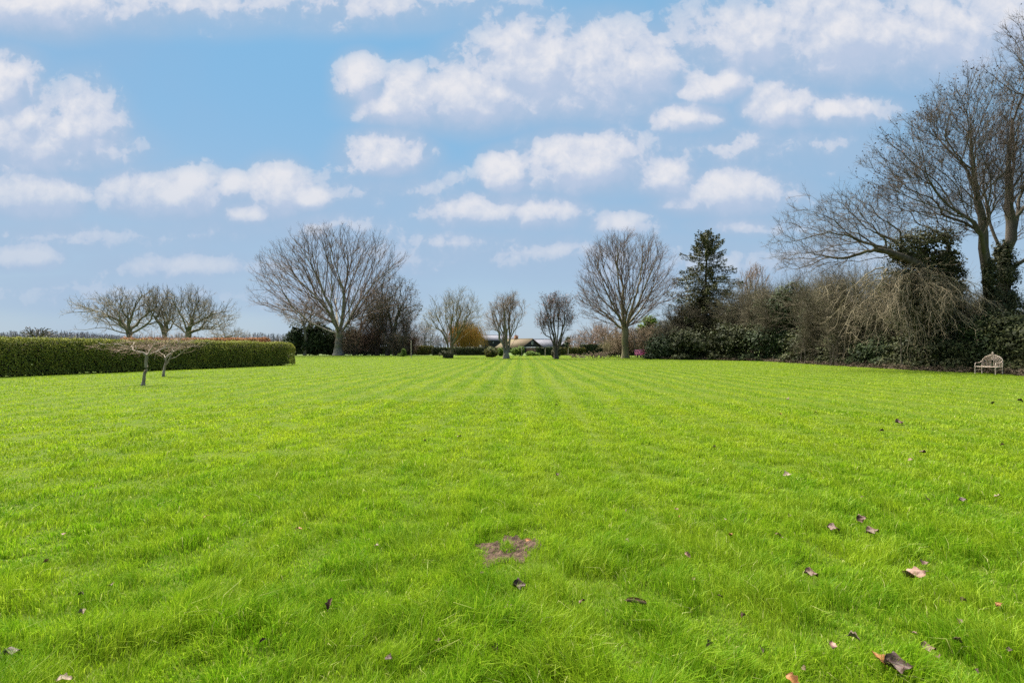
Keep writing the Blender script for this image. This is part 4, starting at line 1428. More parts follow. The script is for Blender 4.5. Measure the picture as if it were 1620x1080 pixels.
def swing():
    c = W(1009, 560, YS, -1.6)
    root = thing('swing_seat', 'pink slatted swing bench hanging on ropes from the low limb', 'swing', (c[0], c[1], 0.0), R(12))
    Wd, zs = 1.55, 0.50
    s = Pile()
    for i in range(5): s.box((0, -0.24 + i * 0.115, zs), (Wd, 0.1, 0.03))
    for x in (-0.6, 0, 0.6): s.box((x, 0, zs - 0.041), (0.05, 0.54, 0.05))
    s.build('seat', M['pink'], root)
    b = Pile()
    for i in range(7): b.box((0, 0.28 + i * 0.012, zs + 0.10 + i * 0.1), (Wd, 0.028, 0.094))
    for x in (-0.72, 0, 0.72): b.box((x, 0.335, zs + 0.33), (0.06, 0.03, 0.68))
    b.build('backrest', M['pink'], root)
    for x in (-0.73, 0.73):
        a = Pile(); a.box((x, 0.0, zs + 0.27), (0.07, 0.6, 0.04)); a.box((x, -0.26, zs + 0.12), (0.05, 0.05, 0.27))
        a.build('armrest', M['pink'], root)
    ztop = W(1005, 535.5, YS)[2]
    for x in (-0.74, 0.74):
        for y in (-0.25, 0.3):
            r = Pile(); r.tube([(x, y, zs), (x * 0.97, y * 0.9 + 0.15, zs + 1.0), (x * 0.92, y * 0.3 + 0.85, ztop)], 0.016, 6)
            r.build('rope', M['rope'], root)


swing()


# ------------------------------------------------------------------ spruce
def spruce():
    rs = np.random.RandomState(140)
    Y = 73.0; s = Y / FPX
    b = np.array([(1117 - 810) * s, Y, -0.05])
    H = EYE + (HOR - 364) * s
    root = thing('spruce_tree', 'tall dark green spruce with tiered drooping boughs', 'tree', b)
    t = Pile(); zz = np.linspace(0, H, 14)
    V, q = tubes([(np.stack([b[0] + 0.08 * np.sin(zz), np.full(14, b[1]), zz], axis=1), 0.36 * (1 - zz / H) ** 0.8 + 0.02)], 9); t.add(V, q)
    t.build('trunk', M['dark_bark'], root, True, b)
    polys, LP, LN = [], [], []
    z = 2.8
    while z < H - 0.25:
        f = 1 - z / H
        nb = 5 if f > 0.08 else 4
        a0 = rs.rand() * 6.28
        for i in range(nb):
            a = a0 + i * 2 * math.pi / nb + rs.normal() * 0.25
            Lb = (0.30 + 8.8 * f ** 0.64) * (0.55 + 0.58 * rs.rand())
            if z < 9: Lb = min(Lb, 6.4 + rs.rand())
            d = np.array([math.cos(a), math.sin(a), 0])
            tt = np.linspace(0, 1, 8)
            rise = 0.38 * f * 0.6 + (0.55 if f < 0.25 else 0.12)
            zc = z + Lb * (rise * tt - 0.60 * tt ** 2 * (0.35 + f) + 0.30 * tt ** 4 * (0.4 + f))
            p = np.array([b[0], b[1], 0]) + d * (Lb * tt)[:, None]
            p[:, 2] = zc
            polys.append((p, np.linspace(0.05 * (0.4 + f), 0.012, 8)))
            # sprays both sides and hanging under the bough
            m = int(44 * Lb) + 16
            u = 0.16 + 0.84 * rs.rand(m) ** 0.75
            k = np.clip((u * 7).astype(int), 0, 6); fr = u * 7 - k
            c = p[k] * (1 - fr)[:, None] + p[k + 1] * fr[:, None]
            side = np.array([-d[1], d[0], 0])
            wv = (rs.rand(m) - 0.5) * 2 * (0.10 + 0.42 * Lb * 0.30 * (1.05 - u))
            c = c + side * wv[:, None] - np.array([0, 0, 1]) * (rs.rand(m) ** 1.4 * 0.80 + np.abs(wv) * 0.35)[:, None]
            LP.append(c); LN.append(unit(rs.normal(size=(m, 3)) * 0.5 + np.array([0, 0, 0.7])))
        z += 0.34 + 0.50 * f + rs.rand() * 0.12
    bo = Pile(); V, q = tubes(polys, 4); bo.add(V, q); bo.build('bough', M['dark_bark'], root, False, b)
    # spiky leader
    n = 90; zz = H - rs.rand(n) * 1.4
    LP.append(np.stack([b[0] + rs.normal(size=n) * 0.13, b[1] + rs.normal(size=n) * 0.13, zz], axis=1)); LN.append(rand_dirs(n, rs))
    LP = np.concatenate(LP); LN = np.concatenate(LN)
    fo = Pile(); V, F, tn = leaf_quads(LP, LN, 0.34 * (0.6 + 0.8 * rs.rand(len(LP))), rs, 0.32); fo.add(V, F, tn)
    fo.build('crown', M['spruce'], root, False, b)


spruce()

# ------------------------------------------------------------------ bank of evergreen and twiggy shrubs along the lawn's far side
BANK = [(1040, 568), (1200, 571), (1300, 577), (1400, 583), (1500, 588), (1620, 594.5), (1720, 601)]


def bank_point(px, back=0.0):
    xs = [b[0] for b in BANK]
    py = np.interp(px, xs, [b[1] for b in BANK])
    p = on_ground(px, py)
    k = np.clip((px - 1100) / 200, 0, 1)
    return p + np.array([back * k, back * (1 - k), 0])


GB = 'evergreen shrubs along the shady border'
bank = [  # px, half width px, top px, leaves, label
    (1058, 34, 528, 3000, 'dark evergreen shrub right behind the pink swing'),
    (1112, 40, 512, 3600, 'broad dark evergreen shrub at the foot of the spruce'),
    (1160, 36, 512, 3600, 'low dark evergreen shrub next past the spruce foot'),
    (1205, 40, 500, 4600, 'dark evergreen shrub below the lone holly crown on its swing side'),
    (1256, 42, 506, 4800, 'deep green shrub straight below the lone holly crown'),
    (1305, 44, 512, 5200, 'dark shrub under the outer tips of the drooping pale branches'),
    (1355, 46, 526, 5600, 'dark shrub under the thick of the drooping pale branches'),
    (1408, 50, 512, 6200, 'dark shrub under the middle of the long leaning limb'),
    (1460, 52, 516, 6800, 'dark shrub in front of the ivy-smothered tree'),
    (1512, 54, 500, 7600, 'dark leafy shrub behind the empty side of the garden bench'),
    (1566, 58, 486, 9000, 'tall dark shrub rising directly behind the garden bench'),
    (1625, 62, 492, 9000, 'dark shrub past the garden bench at the edge of view'),
]
for i, (px, hw, top, n, lab) in enumerate(bank):
    rs = np.random.RandomState(200 + i)
    s0 = bank_point(px)
    Y = s0[1]; s = Y / FPX
    w = hw * s
    H = EYE + (HOR - top) * s
    k = np.clip((px - 1100) / 200, 0, 1)
    inw = np.array([k, 1 - k, 0]); inw = inw / np.linalg.norm(inw)
    alo = np.array([inw[1], -inw[0], 0])
    c = s0 + inw * (2.3 + (0.7 if px > 1490 else 0))
    el = [(c + np.array([0, 0, H * 0.42]), np.array([w * 1.0, w * 0.9 + 0.3, H * 0.50]), 3.0)]
    for j in range(4):
        q = c + alo * (rs.rand() - 0.5) * w * 1.5 + inw * (rs.rand() * 1.6 - 0.6) + np.array([0, 0, H * (0.25 + 0.45 * rs.rand())])
        r = w * (0.42 + 0.25 * rs.rand())
        el.append((q, np.array([r, r, min(H * 0.42, r)]), 1.4))
    # skirt down to the grass
    for j in range(3):
        q = c - inw * 1.0 + alo * (j - 1) * w * 0.65 + np.array([0, 0, 0.35])
        el.append((q, np.array([w * 0.5, 0.75, 0.55]), 0.8))
    shrub('laurel_shrub', lab, 'shrub', el, int(n * 1.5), 0.15 + 0.0022 * max(0, Y - 27), 'laurel' if i % 3 else 'holly', 220 + i, 8, 'dark_bark', GB, 0.5, 0.45, 'foliage', 0.02, 0.45)

scrubs = [(1300, 47, 42, 452, 'belt_twig', 'olive-brown thicket closing the gap before the drooping tree, holly side'), (1352, 42, 50, 438, 'belt_twig', 'dense brown thicket under the long limb, beneath its middle'),
          (1412, 39.5, 52, 440, 'belt_twig', 'dense olive thicket under the ivy dome, on its open side'), (1470, 37.5, 54, 450, 'belt_twig', 'dense brown thicket under the ivy dome, below its thickest part'),
          (1530, 36, 46, 470, 'belt_twig', 'brown thicket in the bright gap between ivy dome and tall trunks'), (1238, 56, 40, 470, 'belt_twig', 'olive thicket at the foot of the lone holly'),
          (1066, 74, 34, 512, 'belt_twig', 'tangle of brown climbers hanging round the lower spruce, swing side'), (1122, 71.5, 30, 516, 'belt_twig', 'tall tangle of brown climbers hung over the spruce trunk'),
          (1082, 70.5, 24, 496, 'belt_twig', 'bare brown growth rising in front of the spruce'), (1150, 70, 38, 486, 'belt_twig', 'brown scrub between spruce and far pale tree'),
          (1190, 64, 44, 462, 'belt_twig', 'brown leafless scrub below the far pale tree'), (1218, 60, 40, 462, 'belt_twig', 'warm brown leafless scrub beside the lone holly crown'),
          (1060, 68, 30, 520, 'belt_twig', 'olive twiggy scrub hanging behind the swing limb'), (1600, 34, 60, 486, 'belt_twig', 'brown leafless scrub behind the garden bench shrubs'),
          (1290, 54, 44, 460, 'belt_twig', 'brown thicket behind the drooping pale branches')]
for i, (px, Y, rx, top, tw_, lab) in enumerate(scrubs):
    scrub(px, Y, rx, top, lab, 260 + i, 44, tw_, 'dark_twig', (0.75, 0.014 * Y / 70, 5, 4), 'leafless scrub in the shady border', depth=0.6)

for px, Y, hw, top, lab, sd in [(1172, 66, 26, 482, 'dark evergreen bush standing up out of the border between spruce and holly', 341), (1212, 60, 26, 474, 'dark evergreen bush close beside the lone holly on its spruce side', 342),
                                (1296, 50, 28, 476, 'dark evergreen bush just past the lone holly', 343), (1345, 45, 32, 488, 'dark evergreen bush half hidden by the drooping branches, holly side', 344),
                                (1402, 41, 34, 484, 'dark evergreen bush half hidden by the drooping branches, trunk side', 345), (1535, 37, 34, 492, 'dark evergreen bush between ivy dome and tall trunks', 346)]:
    cy = (top + 555) / 2
    shrub('evergreen_bush', lab, 'bush', [ell(px, cy, hw, (555 - top) / 2, Y), ell(px - hw * .4, cy - 8, hw * .6, (555 - top) / 2.4, Y), ell(px + hw * .45, cy + 4, hw * .6, (555 - top) / 2.3, Y)], 4200, 0.16 + 0.002 * Y * 0.9, 'holly', sd, 5, 'dark_bark', 'dark evergreen bushes in the shady border')
shrub('holly_tree', 'lone open-crowned holly rising above the border shrubs', 'tree', [ell(1252, 468, 26, 24, 55), ell(1238, 484, 26, 20, 55), ell(1266, 486, 26, 20, 55), ell(1252, 505, 32, 22, 55)], 5200, 0.22, 'holly', 281, 7)
shrub('ivy_mass', 'ivy-covered mass of growth at the spruce foot', 'bush', [ell(1098, 492, 20, 26, 74), ell(1112, 474, 18, 22, 74), ell(1090, 515, 26, 20, 74), ell(1125, 505, 20, 26, 74)], 3600, 0.28, 'ivy', 282, 6)
leaning(1190, 560, 100, [(1190, 520, 0), (1190, 495, 0)], [(1190, 452, 24, 30), (1192, 480, 30, 24)], 'pale slender bare tree beyond the border between spruce and holly', 283, 360, 0.3, 'pink_twig', 'pink_twig', (1.4, 0.022, 3, 2), bf=0.8, up=0.4)

# ------------------------------------------------------------------ big trees behind the border
YI = 35.0
ib = np.array([(1500 - 810) / FPX * YI, YI, -0.05])
iseeds = [([ib, W(1500, 540, YI), W(1500, 490, YI), W(1497, 450, YI), W(1496, 420, YI), W(1500, 385, YI)], None)]
# long limb reaching out over the lawn
iseeds.append(([None, W(1470, 438, YI, -.3), W(1440, 424, YI, -.8), W(1405, 410, YI, -1.1), W(1366, 401, YI, -1.4), W(1338, 390, YI, -1.6), W(1311, 381, YI, -1.8), W(1284, 376, YI, -1.9), W(1256, 372, YI, -2)], 3))
iseeds.append(([None, W(1292, 360, YI, -2), W(1286, 340, YI, -2), W(1272, 322, YI, -2.1)], 11))
iseeds.append(([None, W(1330, 406, YI, -1.7), W(1300, 412, YI, -2), W(1262, 430, YI, -2.2), W(1240, 446, YI, -2.3)], 10))
iseeds.append(([None, W(1472, 366, YI, -.5), W(1441, 359, YI, -.8), W(1410, 350, YI, -1), W(1372, 338, YI, -1.2), W(1352, 328, YI, -1.3)], 5))
iseeds.append(([None, W(1480, 412, YI, .6), W(1440, 396, YI, 1.4), W(1405, 388, YI, 1.8), W(1380, 360, YI, 2.2)], 4))
iseeds.append(([None, W(1502, 350, YI, .2), W(1498, 325, YI, .4)], 5))


def limb_cut(p):
    return p[:, 2] > 4.0


bare_tree('leaning_tree', 'bare tree smothered in ivy with a long limb reaching out over the lawn', 'tree', iseeds,
          [ell(1330, 345, 85, 44, YI, 70), ell(1262, 385, 46, 52, YI, 40), ell(1290, 420, 60, 34, YI, 45), ell(1400, 340, 70, 48, YI, 60), ell(1275, 330, 30, 30, YI, 30), ell(1480, 345, 50, 46, YI, 50), ell(1350, 375, 80, 40, YI, 60)],
          1300, 0.45, 0.36, 0.009, 2.3, 1.45, 4.2, 'dark_bark', 'dark_twig', (0.62, 0.0065, 3, 2), 0.22, 0.5, 0.02, 0.06, 2.0, limb_cut, 301, None, None, 0.16, 1.3, 0.03, 1)
IVY = [ell(1500, 400, 22, 44, 34.8, 20), ell(1502, 470, 20, 60, 34.8, 20), ell(1462, 392, 44, 34, 34.8, 34), ell(1430, 398, 30, 28, 34.8, 24), ell(1470, 430, 46, 30, 34.8, 30), ell(1455, 465, 44, 36, 34.8, 28), ell(1512, 445, 18, 30, 34.8, 18), ell(1420, 450, 30, 30, 34.6, 22), ell(1480, 490, 46, 40, 34.8, 28), ell(1505, 525, 34, 40, 34.6, 24), ell(1440, 495, 36, 34, 34.8, 26)]
shrub('ivy_mass', 'great dome of ivy clothing the leaning tree above the border', 'ivy', IVY, 24000, 0.115, 'ivy', 302, 8, 'dark_bark', None, 0.7, 0.4)


def drooping():
    """pale twiggy tree whose branches arch over and hang towards the lawn"""
    rs = np.random.RandomState(310)
    Y = 33.2; s = Y / FPX
    b = np.array([(1446 - 810) / FPX * 35.5, 35.5, -0.05])
    root = thing('drooping_tree', 'pale twiggy tree whose arching branches hang down over the dark border', 'tree', b)
    crown_c = W(1446, 446, 34.6)
    polys = [(np.array([b, b * 0.6 + crown_c * 0.4 + np.array([0.2, 0, 0]), crown_c]), np.array([0.17, 0.13, 0.10]))]
    S, D = [], []
    main = []
    for i in range(64):
        ex = 1278 + 252 * (rs.rand() ** 0.9)
        ey = (496 + 42 * rs.rand()) if ex > 1330 else 490 + 56 * rs.rand() ** 1.5
        dy = -1.6 + rs.normal() * 0.7
        if rs.rand() < 0.35: ey = 432 + 70 * rs.rand()
        e = W(ex, ey, 34, dy)
        c0 = crown_c + np.array([(ex - 1446) * s * 0.42 * rs.rand(), rs.normal() * 0.5, rs.normal() * 0.55 + 0.3])
        mid = c0 * 0.45 + e * 0.55
        mid[2] = max(c0[2], e[2]) - 0.2 + rs.normal() * 0.25 + 0.12 * abs(ex - 1446) / 100
        tt = np.linspace(0, 1, 12)[:, None]
        p = (1 - tt) ** 2 * c0 + 2 * tt * (1 - tt) * mid + tt ** 2 * e
        p[1:] += np.cumsum(rs.normal(size=(11, 3)) * 0.10, axis=0)
        main.append(p); polys.append((p, np.linspace(0.03 + 0.035 * rs.rand(), 0.008, 12)))
    a = Pile(); V, q = tubes(polys[:1], 8); a.add(V, q); a.build('trunk', M['olive_twig'], root, True, b)
    c = Pile(); V, q = tubes(polys[1:], 5); c.add(V, q)
    sec = []
    for p in main:
        for j in range(3, 12):
            if rs.rand() < 0.9:
                L = 0.5 + 0.9 * rs.rand()
                d = unit(p[j] - p[j - 1]) + rs.normal(size=3) * 0.55 + np.array([-0.15, 0, -0.35])
                d = unit(d)
                q_ = np.array([p[j], p[j] + d * L * 0.45 + rs.normal(size=3) * 0.05, p[j] + d * L * 0.75 + np.array([0, 0, -0.12]) + rs.normal(size=3) * 0.07, p[j] + d * L + np.array([0, 0, -0.32])])
                sec.append((q_, np.array([0.017, 0.013, 0.010, 0.006])))
                for r in (1, 2, 3):
                    S.append(q_[r]); D.append(q_[r] - q_[r - 1])
    V, q = tubes(sec, 4); c.add(V, q)
    for pl, rd in twigs(np.array(S), unit(np.array(D)), 0.45, 0.0075, rs, 0.0, 0.65, 2, 2, 0.25):
        V, q = fan_tubes(pl, rd); c.add(V, q)
    c.build('crown', M['pale_twig'], root, False, b)


drooping()

GT = 'tall bare trees behind the garden bench'


def tall_tree(px, Y, trunk, limbs, ells, label, seed, N, R0, leaves=None, cut=None):
    b = np.array([(px - 810) / FPX * Y, Y, -0.05])
    seeds = [([b] + [W(x, y, Y, dy) for x, y, dy in trunk], None)]
    for st, path in limbs:
        seeds.append(([None] + [W(x, y, Y, dy) for x, y, dy in path], st))
    return bare_tree('tall_tree', label, 'tree', seeds, [ell(*e[:4], Y, e[4] if len(e) > 4 else None) for e in ells], N, 0.6, R0, 0.010, 2.15, 1.2, 4.5, 'beech_dark', 'dark_twig', (0.74, 0.0064, 4, 2), 0.32, 0.45, 0.0, 0.05, 2.2, cut, seed, GT, leaves, 0.16, 1.3, 0.032, 2)


M['beech_dark'] = bark_mat('grey_brown_bark', (0.060, 0.050, 0.040), (0.105, 0.088, 0.068), 2.5, moss=(0.075, 0.072, 0.03))
tall_tree(1576, 32.5, [(1573, 540, 0), (1570, 495, 0), (1562, 430, 0), (1556, 370, 0), (1548, 320, 0), (1541, 270, 0), (1536, 220, 0), (1533, 170, 0), (1532, 135, 0)],
          [(5, [(1520, 282, -.6), (1490, 262, -1.2), (1455, 255, -1.6), (1420, 248, -1.8)]), (6, [(1512, 230, .6), (1480, 210, 1.2), (1450, 205, 1.5)]),
           (7, [(1520, 190, -.5), (1500, 165, -.9), (1482, 148, -1.1)]), (5, [(1570, 280, -.8), (1600, 285, -1.4), (1630, 300, -1.8)]), (6, [(1556, 215, .6), (1576, 180, 1.2)]),
           (4, [(1515, 335, 1), (1470, 320, 2), (1420, 325, 3), (1380, 330, 3.4)]), (4, [(1530, 340, -1.2), (1490, 330, -2.2), (1440, 300, -3)]),
           (3, [(1535, 378, -.8), (1515, 370, -1.2), (1500, 355, -1.5)])],
          [(1520, 190, 62, 72), (1470, 235, 80, 56), (1420, 275, 56, 40), (1560, 200, 46, 72), (1590, 260, 44, 70), (1480, 300, 80, 50), (1540, 320, 60, 60)],
          'tallest bare tree behind the bench with a straight central trunk and clinging dark seed heads', 321, 1700, 0.29, ('dead_leaf_crown', 2600, 0.11, 'seed_head'))
tall_tree(1596, 33.5, [(1594, 540, 0), (1592, 495, 0), (1590, 430, 0), (1589, 400, 0)],
          [(4, [(1600, 350, 0), (1602, 300, .2), (1603, 250, .3), (1608, 200, .3), (1612, 150, .3)]), (4, [(1582, 370, .4), (1580, 330, .8), (1578, 290, 1), (1572, 240, 1.2)]),
           (4, [(1612, 380, .5), (1630, 330, .8), (1650, 280, 1), (1665, 220, 1)])],
          [(1610, 240, 40, 100), (1640, 200, 60, 130), (1580, 270, 34, 70), (1670, 320, 60, 90)],
          'forked bare tree with ivy-wrapped lower trunk just beyond the bench', 322, 1100, 0.37, ('dead_leaf_crown', 1200, 0.11, 'seed_head'))
tall_tree(1700, 31, [(1698, 500, 0), (1695, 400, 0), (1690, 300, 0), (1685, 200, 0), (1680, 110, 0)],
          [(4, [(1660, 160, .2), (1635, 110, .3), (1620, 90, .3)]), (5, [(1655, 70, -.3), (1630, 40, -.4)]), (3, [(1660, 240, .5), (1630, 220, .8)])],
          [(1650, 90, 72, 70), (1670, 40, 60, 60), (1720, 100, 80, 110), (1640, 140, 60, 46)], 'bare tree mostly out of view whose upper branches lean in over the top corner', 323, 800, 0.30, ('dead_leaf_crown', 500, 0.10, 'seed_head'))
shrub('ivy_mass', 'thick ivy round both tall trunks behind the bench', 'ivy', [ell(1588, 470, 24, 46, 32.9, 20), ell(1590, 430, 20, 34, 32.9, 18), ell(1574, 490, 26, 30, 32.6, 20), ell(1600, 500, 26, 34, 32.6, 20), ell(1586, 400, 14, 24, 33.2, 14), ell(1570, 520, 34, 40, 32.4, 24), ell(1569, 470, 12, 60, 32.3, 12), ell(1564, 430, 9, 34, 32.3, 9)], 14000, 0.11, 'ivy', 324, 5)

# dead twiggy litter along the foot of the border
M['litter'] = leaf_mat('dead_litter', [(0.05, 0.04, 0.028), (0.10, 0.075, 0.05), (0.16, 0.12, 0.08)], 0.05, 0.9, 0.1)


def litter():
    rs = np.random.RandomState(330)
    n = 5000
    px = 1030 + rs.rand(n) * 640
    P = np.array([bank_point(x, 0) for x in px])
    k = np.clip((px - 1100) / 200, 0, 1)
    off = rs.rand(n) * 1.1 - 0.25 + np.where((px > 1525) & (px < 1605), 0.9, 0)
    P[:, 0] += off * k; P[:, 1] += off * (1 - k)
    P[:, 2] = 0.02 + rs.rand(n) ** 2 * 0.30
    a = Pile()
    V, F, t = leaf_quads(P, unit(rs.normal(size=(n, 3)) + np.array([0, 0, .8])), 0.10 + 0.09 * rs.rand(n), rs, 0.5); a.add(V, F, t)
    m = n // 3
    d = unit(rs.normal(size=(m, 3)) * np.array([1, 1, 0.5]) + np.array([0, 0, 0.25]))
    L = 0.25 + 0.5 * rs.rand(m)
    V, q = fan_tubes(np.stack([P[:m], P[:m] + d * (L * .5)[:, None], P[:m] + d * L[:, None] + np.array([0, 0, -.05])], axis=1), 0.008); a.add(V, q)
    o = a.build('leaf_litter', M['litter'])
    tag(o, 'dead twigs and leaves along the foot of the shady border', 'leaf litter', kind='stuff')


litter()

# ------------------------------------------------------------------ garden bench
M['bench'] = plain_mat('weathered_cream_paint', (0.62, 0.50, 0.40), (0.46, 0.34, 0.26), 9, 0.55, 0.3)


def bench():
    back_l = on_ground(1553.6, 590.6); f = on_ground(1572, 593.7)
    rz = R(-74.6)
    ca, sa = math.cos(rz), math.sin(rz)
    root = thing('garden_bench', 'cream metal garden bench with a pointed arched back and finial', 'bench', back_l, rz)
    Wd, Dp, zs = 1.0, 0.60, 0.43
    def arch(hw, zspring, zpeak, z0, n=9):
        """ogee arch: up one side, over and down"""
        pts = [(-hw, z0), (-hw, zspring)]
        t = np.linspace(0, 1, n)
        for q in t[1:]:
            a = q * math.pi / 2
            pts.append((-hw * math.cos(a) ** 0.9, zspring + (zpeak - zspring) * (0.80 * math.sin(a) + 0.20 * q ** 4)))
        r = [(-x, z) for x, z in pts[::-1][1:]]
        return pts + r
    fr = Pile()
    fr.tube([(x + Wd/2, 0.04 * (z - zs) / 0.6, z) for x, z in arch(Wd/2, 0.78, 1.17, zs)], 0.018, 8)
    bk_ = fr.build('back_frame', M['bench'], root, True)
    fi = Pile(); fi.tube([(Wd/2, 0.05, z) for z in (1.15, 1.20, 1.225, 1.26, 1.29, 1.32)], [0.014, 0.012, 0.03, 0.042, 0.022, 0.004], 8)
    fi.box((Wd/2, 0.05, 1.262), (0.13, 0.02, 0.02))
    fi.build('finial', M['bench'], bk_, True)
    ba = Pile()
    for i in range(1, 7):
        k = i / 7.0
        hw = Wd/2 * (1 - k)
        ba.tube([(x + Wd/2, 0.04 * (z - zs) / 0.6, z) for x, z in arch(hw, 0.78 - 0.0 * k, 1.17 - 0.36 * k, zs)], 0.009, 6)
    ba.build('backrest', M['bench'], root, True)
    se = Pile()
    for i in range(7): se.box((Wd/2, -0.05 - i * 0.086, zs), (Wd - 0.03, 0.05, 0.012))
    se.tube([(0, 0, zs), (0, -Dp, zs), (Wd, -Dp, zs), (Wd, 0, zs), (0, 0, zs)], 0.016, 6)
    se.build('seat', M['bench'], root, True)
    for x in (0, Wd):
        l = Pile(); l.tube([(x, 0.0, -0.02), (x, 0, zs), (x, 0.01, 0.6)], 0.022, 8); l.build('leg', M['bench'], root, True)
        l = Pile(); l.tube([(x, -Dp, -0.02), (x, -Dp, 0.35), (x, -Dp, 0.60), (x, -Dp + 0.02, 0.635), (x, -Dp + 0.06, 0.655)], 0.018, 8); l.build('leg', M['bench'], root, True)
        a = Pile(); a.tube([(x, -Dp + 0.06, 0.655), (x, -Dp * 0.55, 0.655), (x, -Dp * 0.25, 0.69), (x, -0.05, 0.755), (x, 0.01, 0.77)], 0.018, 8); a.build('armrest', M['bench'], root, True)
    sm = Pile(); sm.tube([(0, -Dp, zs - 0.2), (0, 0, zs - 0.2)], 0.01, 6); sm.tube([(Wd, -Dp, zs - 0.2), (Wd, 0, zs - 0.2)], 0.01, 6)
    sm.build('stretcher', M['bench'], root, True)


bench()

# ------------------------------------------------------------------ fallen leaves
def dead_mat(name, a, b):
    m, k, out = new_mat(name)
    co = k.n('ShaderNodeTexCoord').outputs['Object']
    n = k.noise(co, 1.6, 5, 0.65)
    col = k.mix(k.ss(n, 0.35, 0.65), c4(a), c4(b))
    principled(k, out, col, 0.55, 0.3, bump=(n, 0.5, 0.02), trans=(0.15, col))
    return m


LM = {'tan': dead_mat('tan_dead_leaf', (0.13, 0.070, 0.045), (0.22, 0.125, 0.085)), 'dark': dead_mat('dark_dead_leaf', (0.036, 0.021, 0.017), (0.085, 0.048, 0.036)),
      'orange': dead_mat('orange_dead_leaf', (0.19, 0.075, 0.022), (0.28, 0.13, 0.04)), 'pink': dead_mat('pinkish_dead_leaf', (0.16, 0.085, 0.062), (0.25, 0.145, 0.108)),
      'pale': dead_mat('pale_dead_leaf', (0.16, 0.115, 0.075), (0.24, 0.175, 0.125)), 'brown': dead_mat('brown_dead_leaf', (0.075, 0.042, 0.028), (0.135, 0.078, 0.05))}


def leaf_form(kind, rs):
    """a curled dead leaf of unit length: blade with lobes, stalk; local x along the midrib"""
    nu, nv = 15, 9
    u = np.linspace(0, 1, nu); v = np.linspace(-1, 1, nv)
    U, Vv = np.meshgrid(u, v)
    half = 0.36 * np.sin(np.clip(U, 0, 1) ** 0.8 * math.pi) ** 0.75 * (1 + 0.22 * np.sin(U * 17 + rs.rand() * 6))
    x = U - 0.5; y = half * Vv
    if kind == 'rolled':
        a = Vv * 2.5
        r = 0.13 * np.sin(np.clip(U * 0.86 + 0.09, 0, 1) * math.pi) ** 0.35
        y = r * np.sin(a); z = r - r * np.cos(a)
    elif kind == 'folded':
        z = np.abs(y) * 1.2 + 0.10 * np.sin(U * 4)
        y = y * 0.6
    elif kind == 'crumpled':
        z = 0.30 * np.abs(y) + 0.13 * np.sin(U * 5.5 + Vv * 1.6 + rs.rand() * 5) + 0.06 * np.sin(Vv * 6 + U * 9) + 0.1
    else:
        z = 0.35 * y ** 2 * 4 + 0.07 * np.sin(U * 6 + Vv) - 0.16 * (U - 0.5) ** 2
    P = np.stack([x, y, z], axis=-1)
    V = P.reshape(-1, 3)
    i, j = np.meshgrid(np.arange(nu - 1), np.arange(nv - 1))
    a = (j * nu + i).ravel()
    F = np.stack([a, a + 1, a + nu + 1, a + nu], axis=-1)
    p = Pile()
    p.add(V, F); p.add(V - np.array([0, 0, 0.008]), F[:, ::-1])
    zm = P[nv // 2, :, 2]
    p.tube([(-0.62, 0.03, zm[0] + 0.03), (-0.5, 0, zm[0] + 0.012), (0, 0, zm[nu // 2] + 0.006), (0.45, 0, zm[-2] + 0.004)], [0.014, 0.014, 0.010, 0.004], 5)
    return p


forms = {}
rl = np.random.RandomState(400)


def fallen_leaf(px, py, size_px, kind, col, label=None, rz=None, tilt=None, group='small fallen leaves scattered over the lawn', lift=0.0):
    key = (kind, col)
    if key not in forms:
        o = leaf_form(kind, rl).build('fallen_leaf', LM[col], None, True)
        forms[key] = o
    else:
        o = forms[key].copy()
        C.objects.link(o)
    p = on_ground(px, py)
    # stand on the blades: the spot seen through px,py a little above the soil
    Yd = EYE * FPX / (py - HOR)
    hz = 0.60 * (0.042 + 0.070 * min(1, max(0, (22 - Yd) / 19.5)) ** 3.2) + 0.008 * rl.rand()
    Y = (EYE - hz) * FPX / (py - HOR)
    p = np.array([(px - 810) / FPX * Y, Y, hz + float(ground_h(np.array([p[0]]), np.array([p[1]]))[0]) + lift])
    s = size_px * 0.9 * Y / FPX
    o.location = p
    o.scale = (s, s, s)
    t = tilt if tilt else (rl.normal() * 0.35, rl.normal() * 0.25)
    o.rotation_euler = (t[0], t[1], rl.rand() * 6.28 if rz is None else rz)
    tag(o, label or 'small withered leaf lying flat among the grass blades', 'leaf', group)
    return o


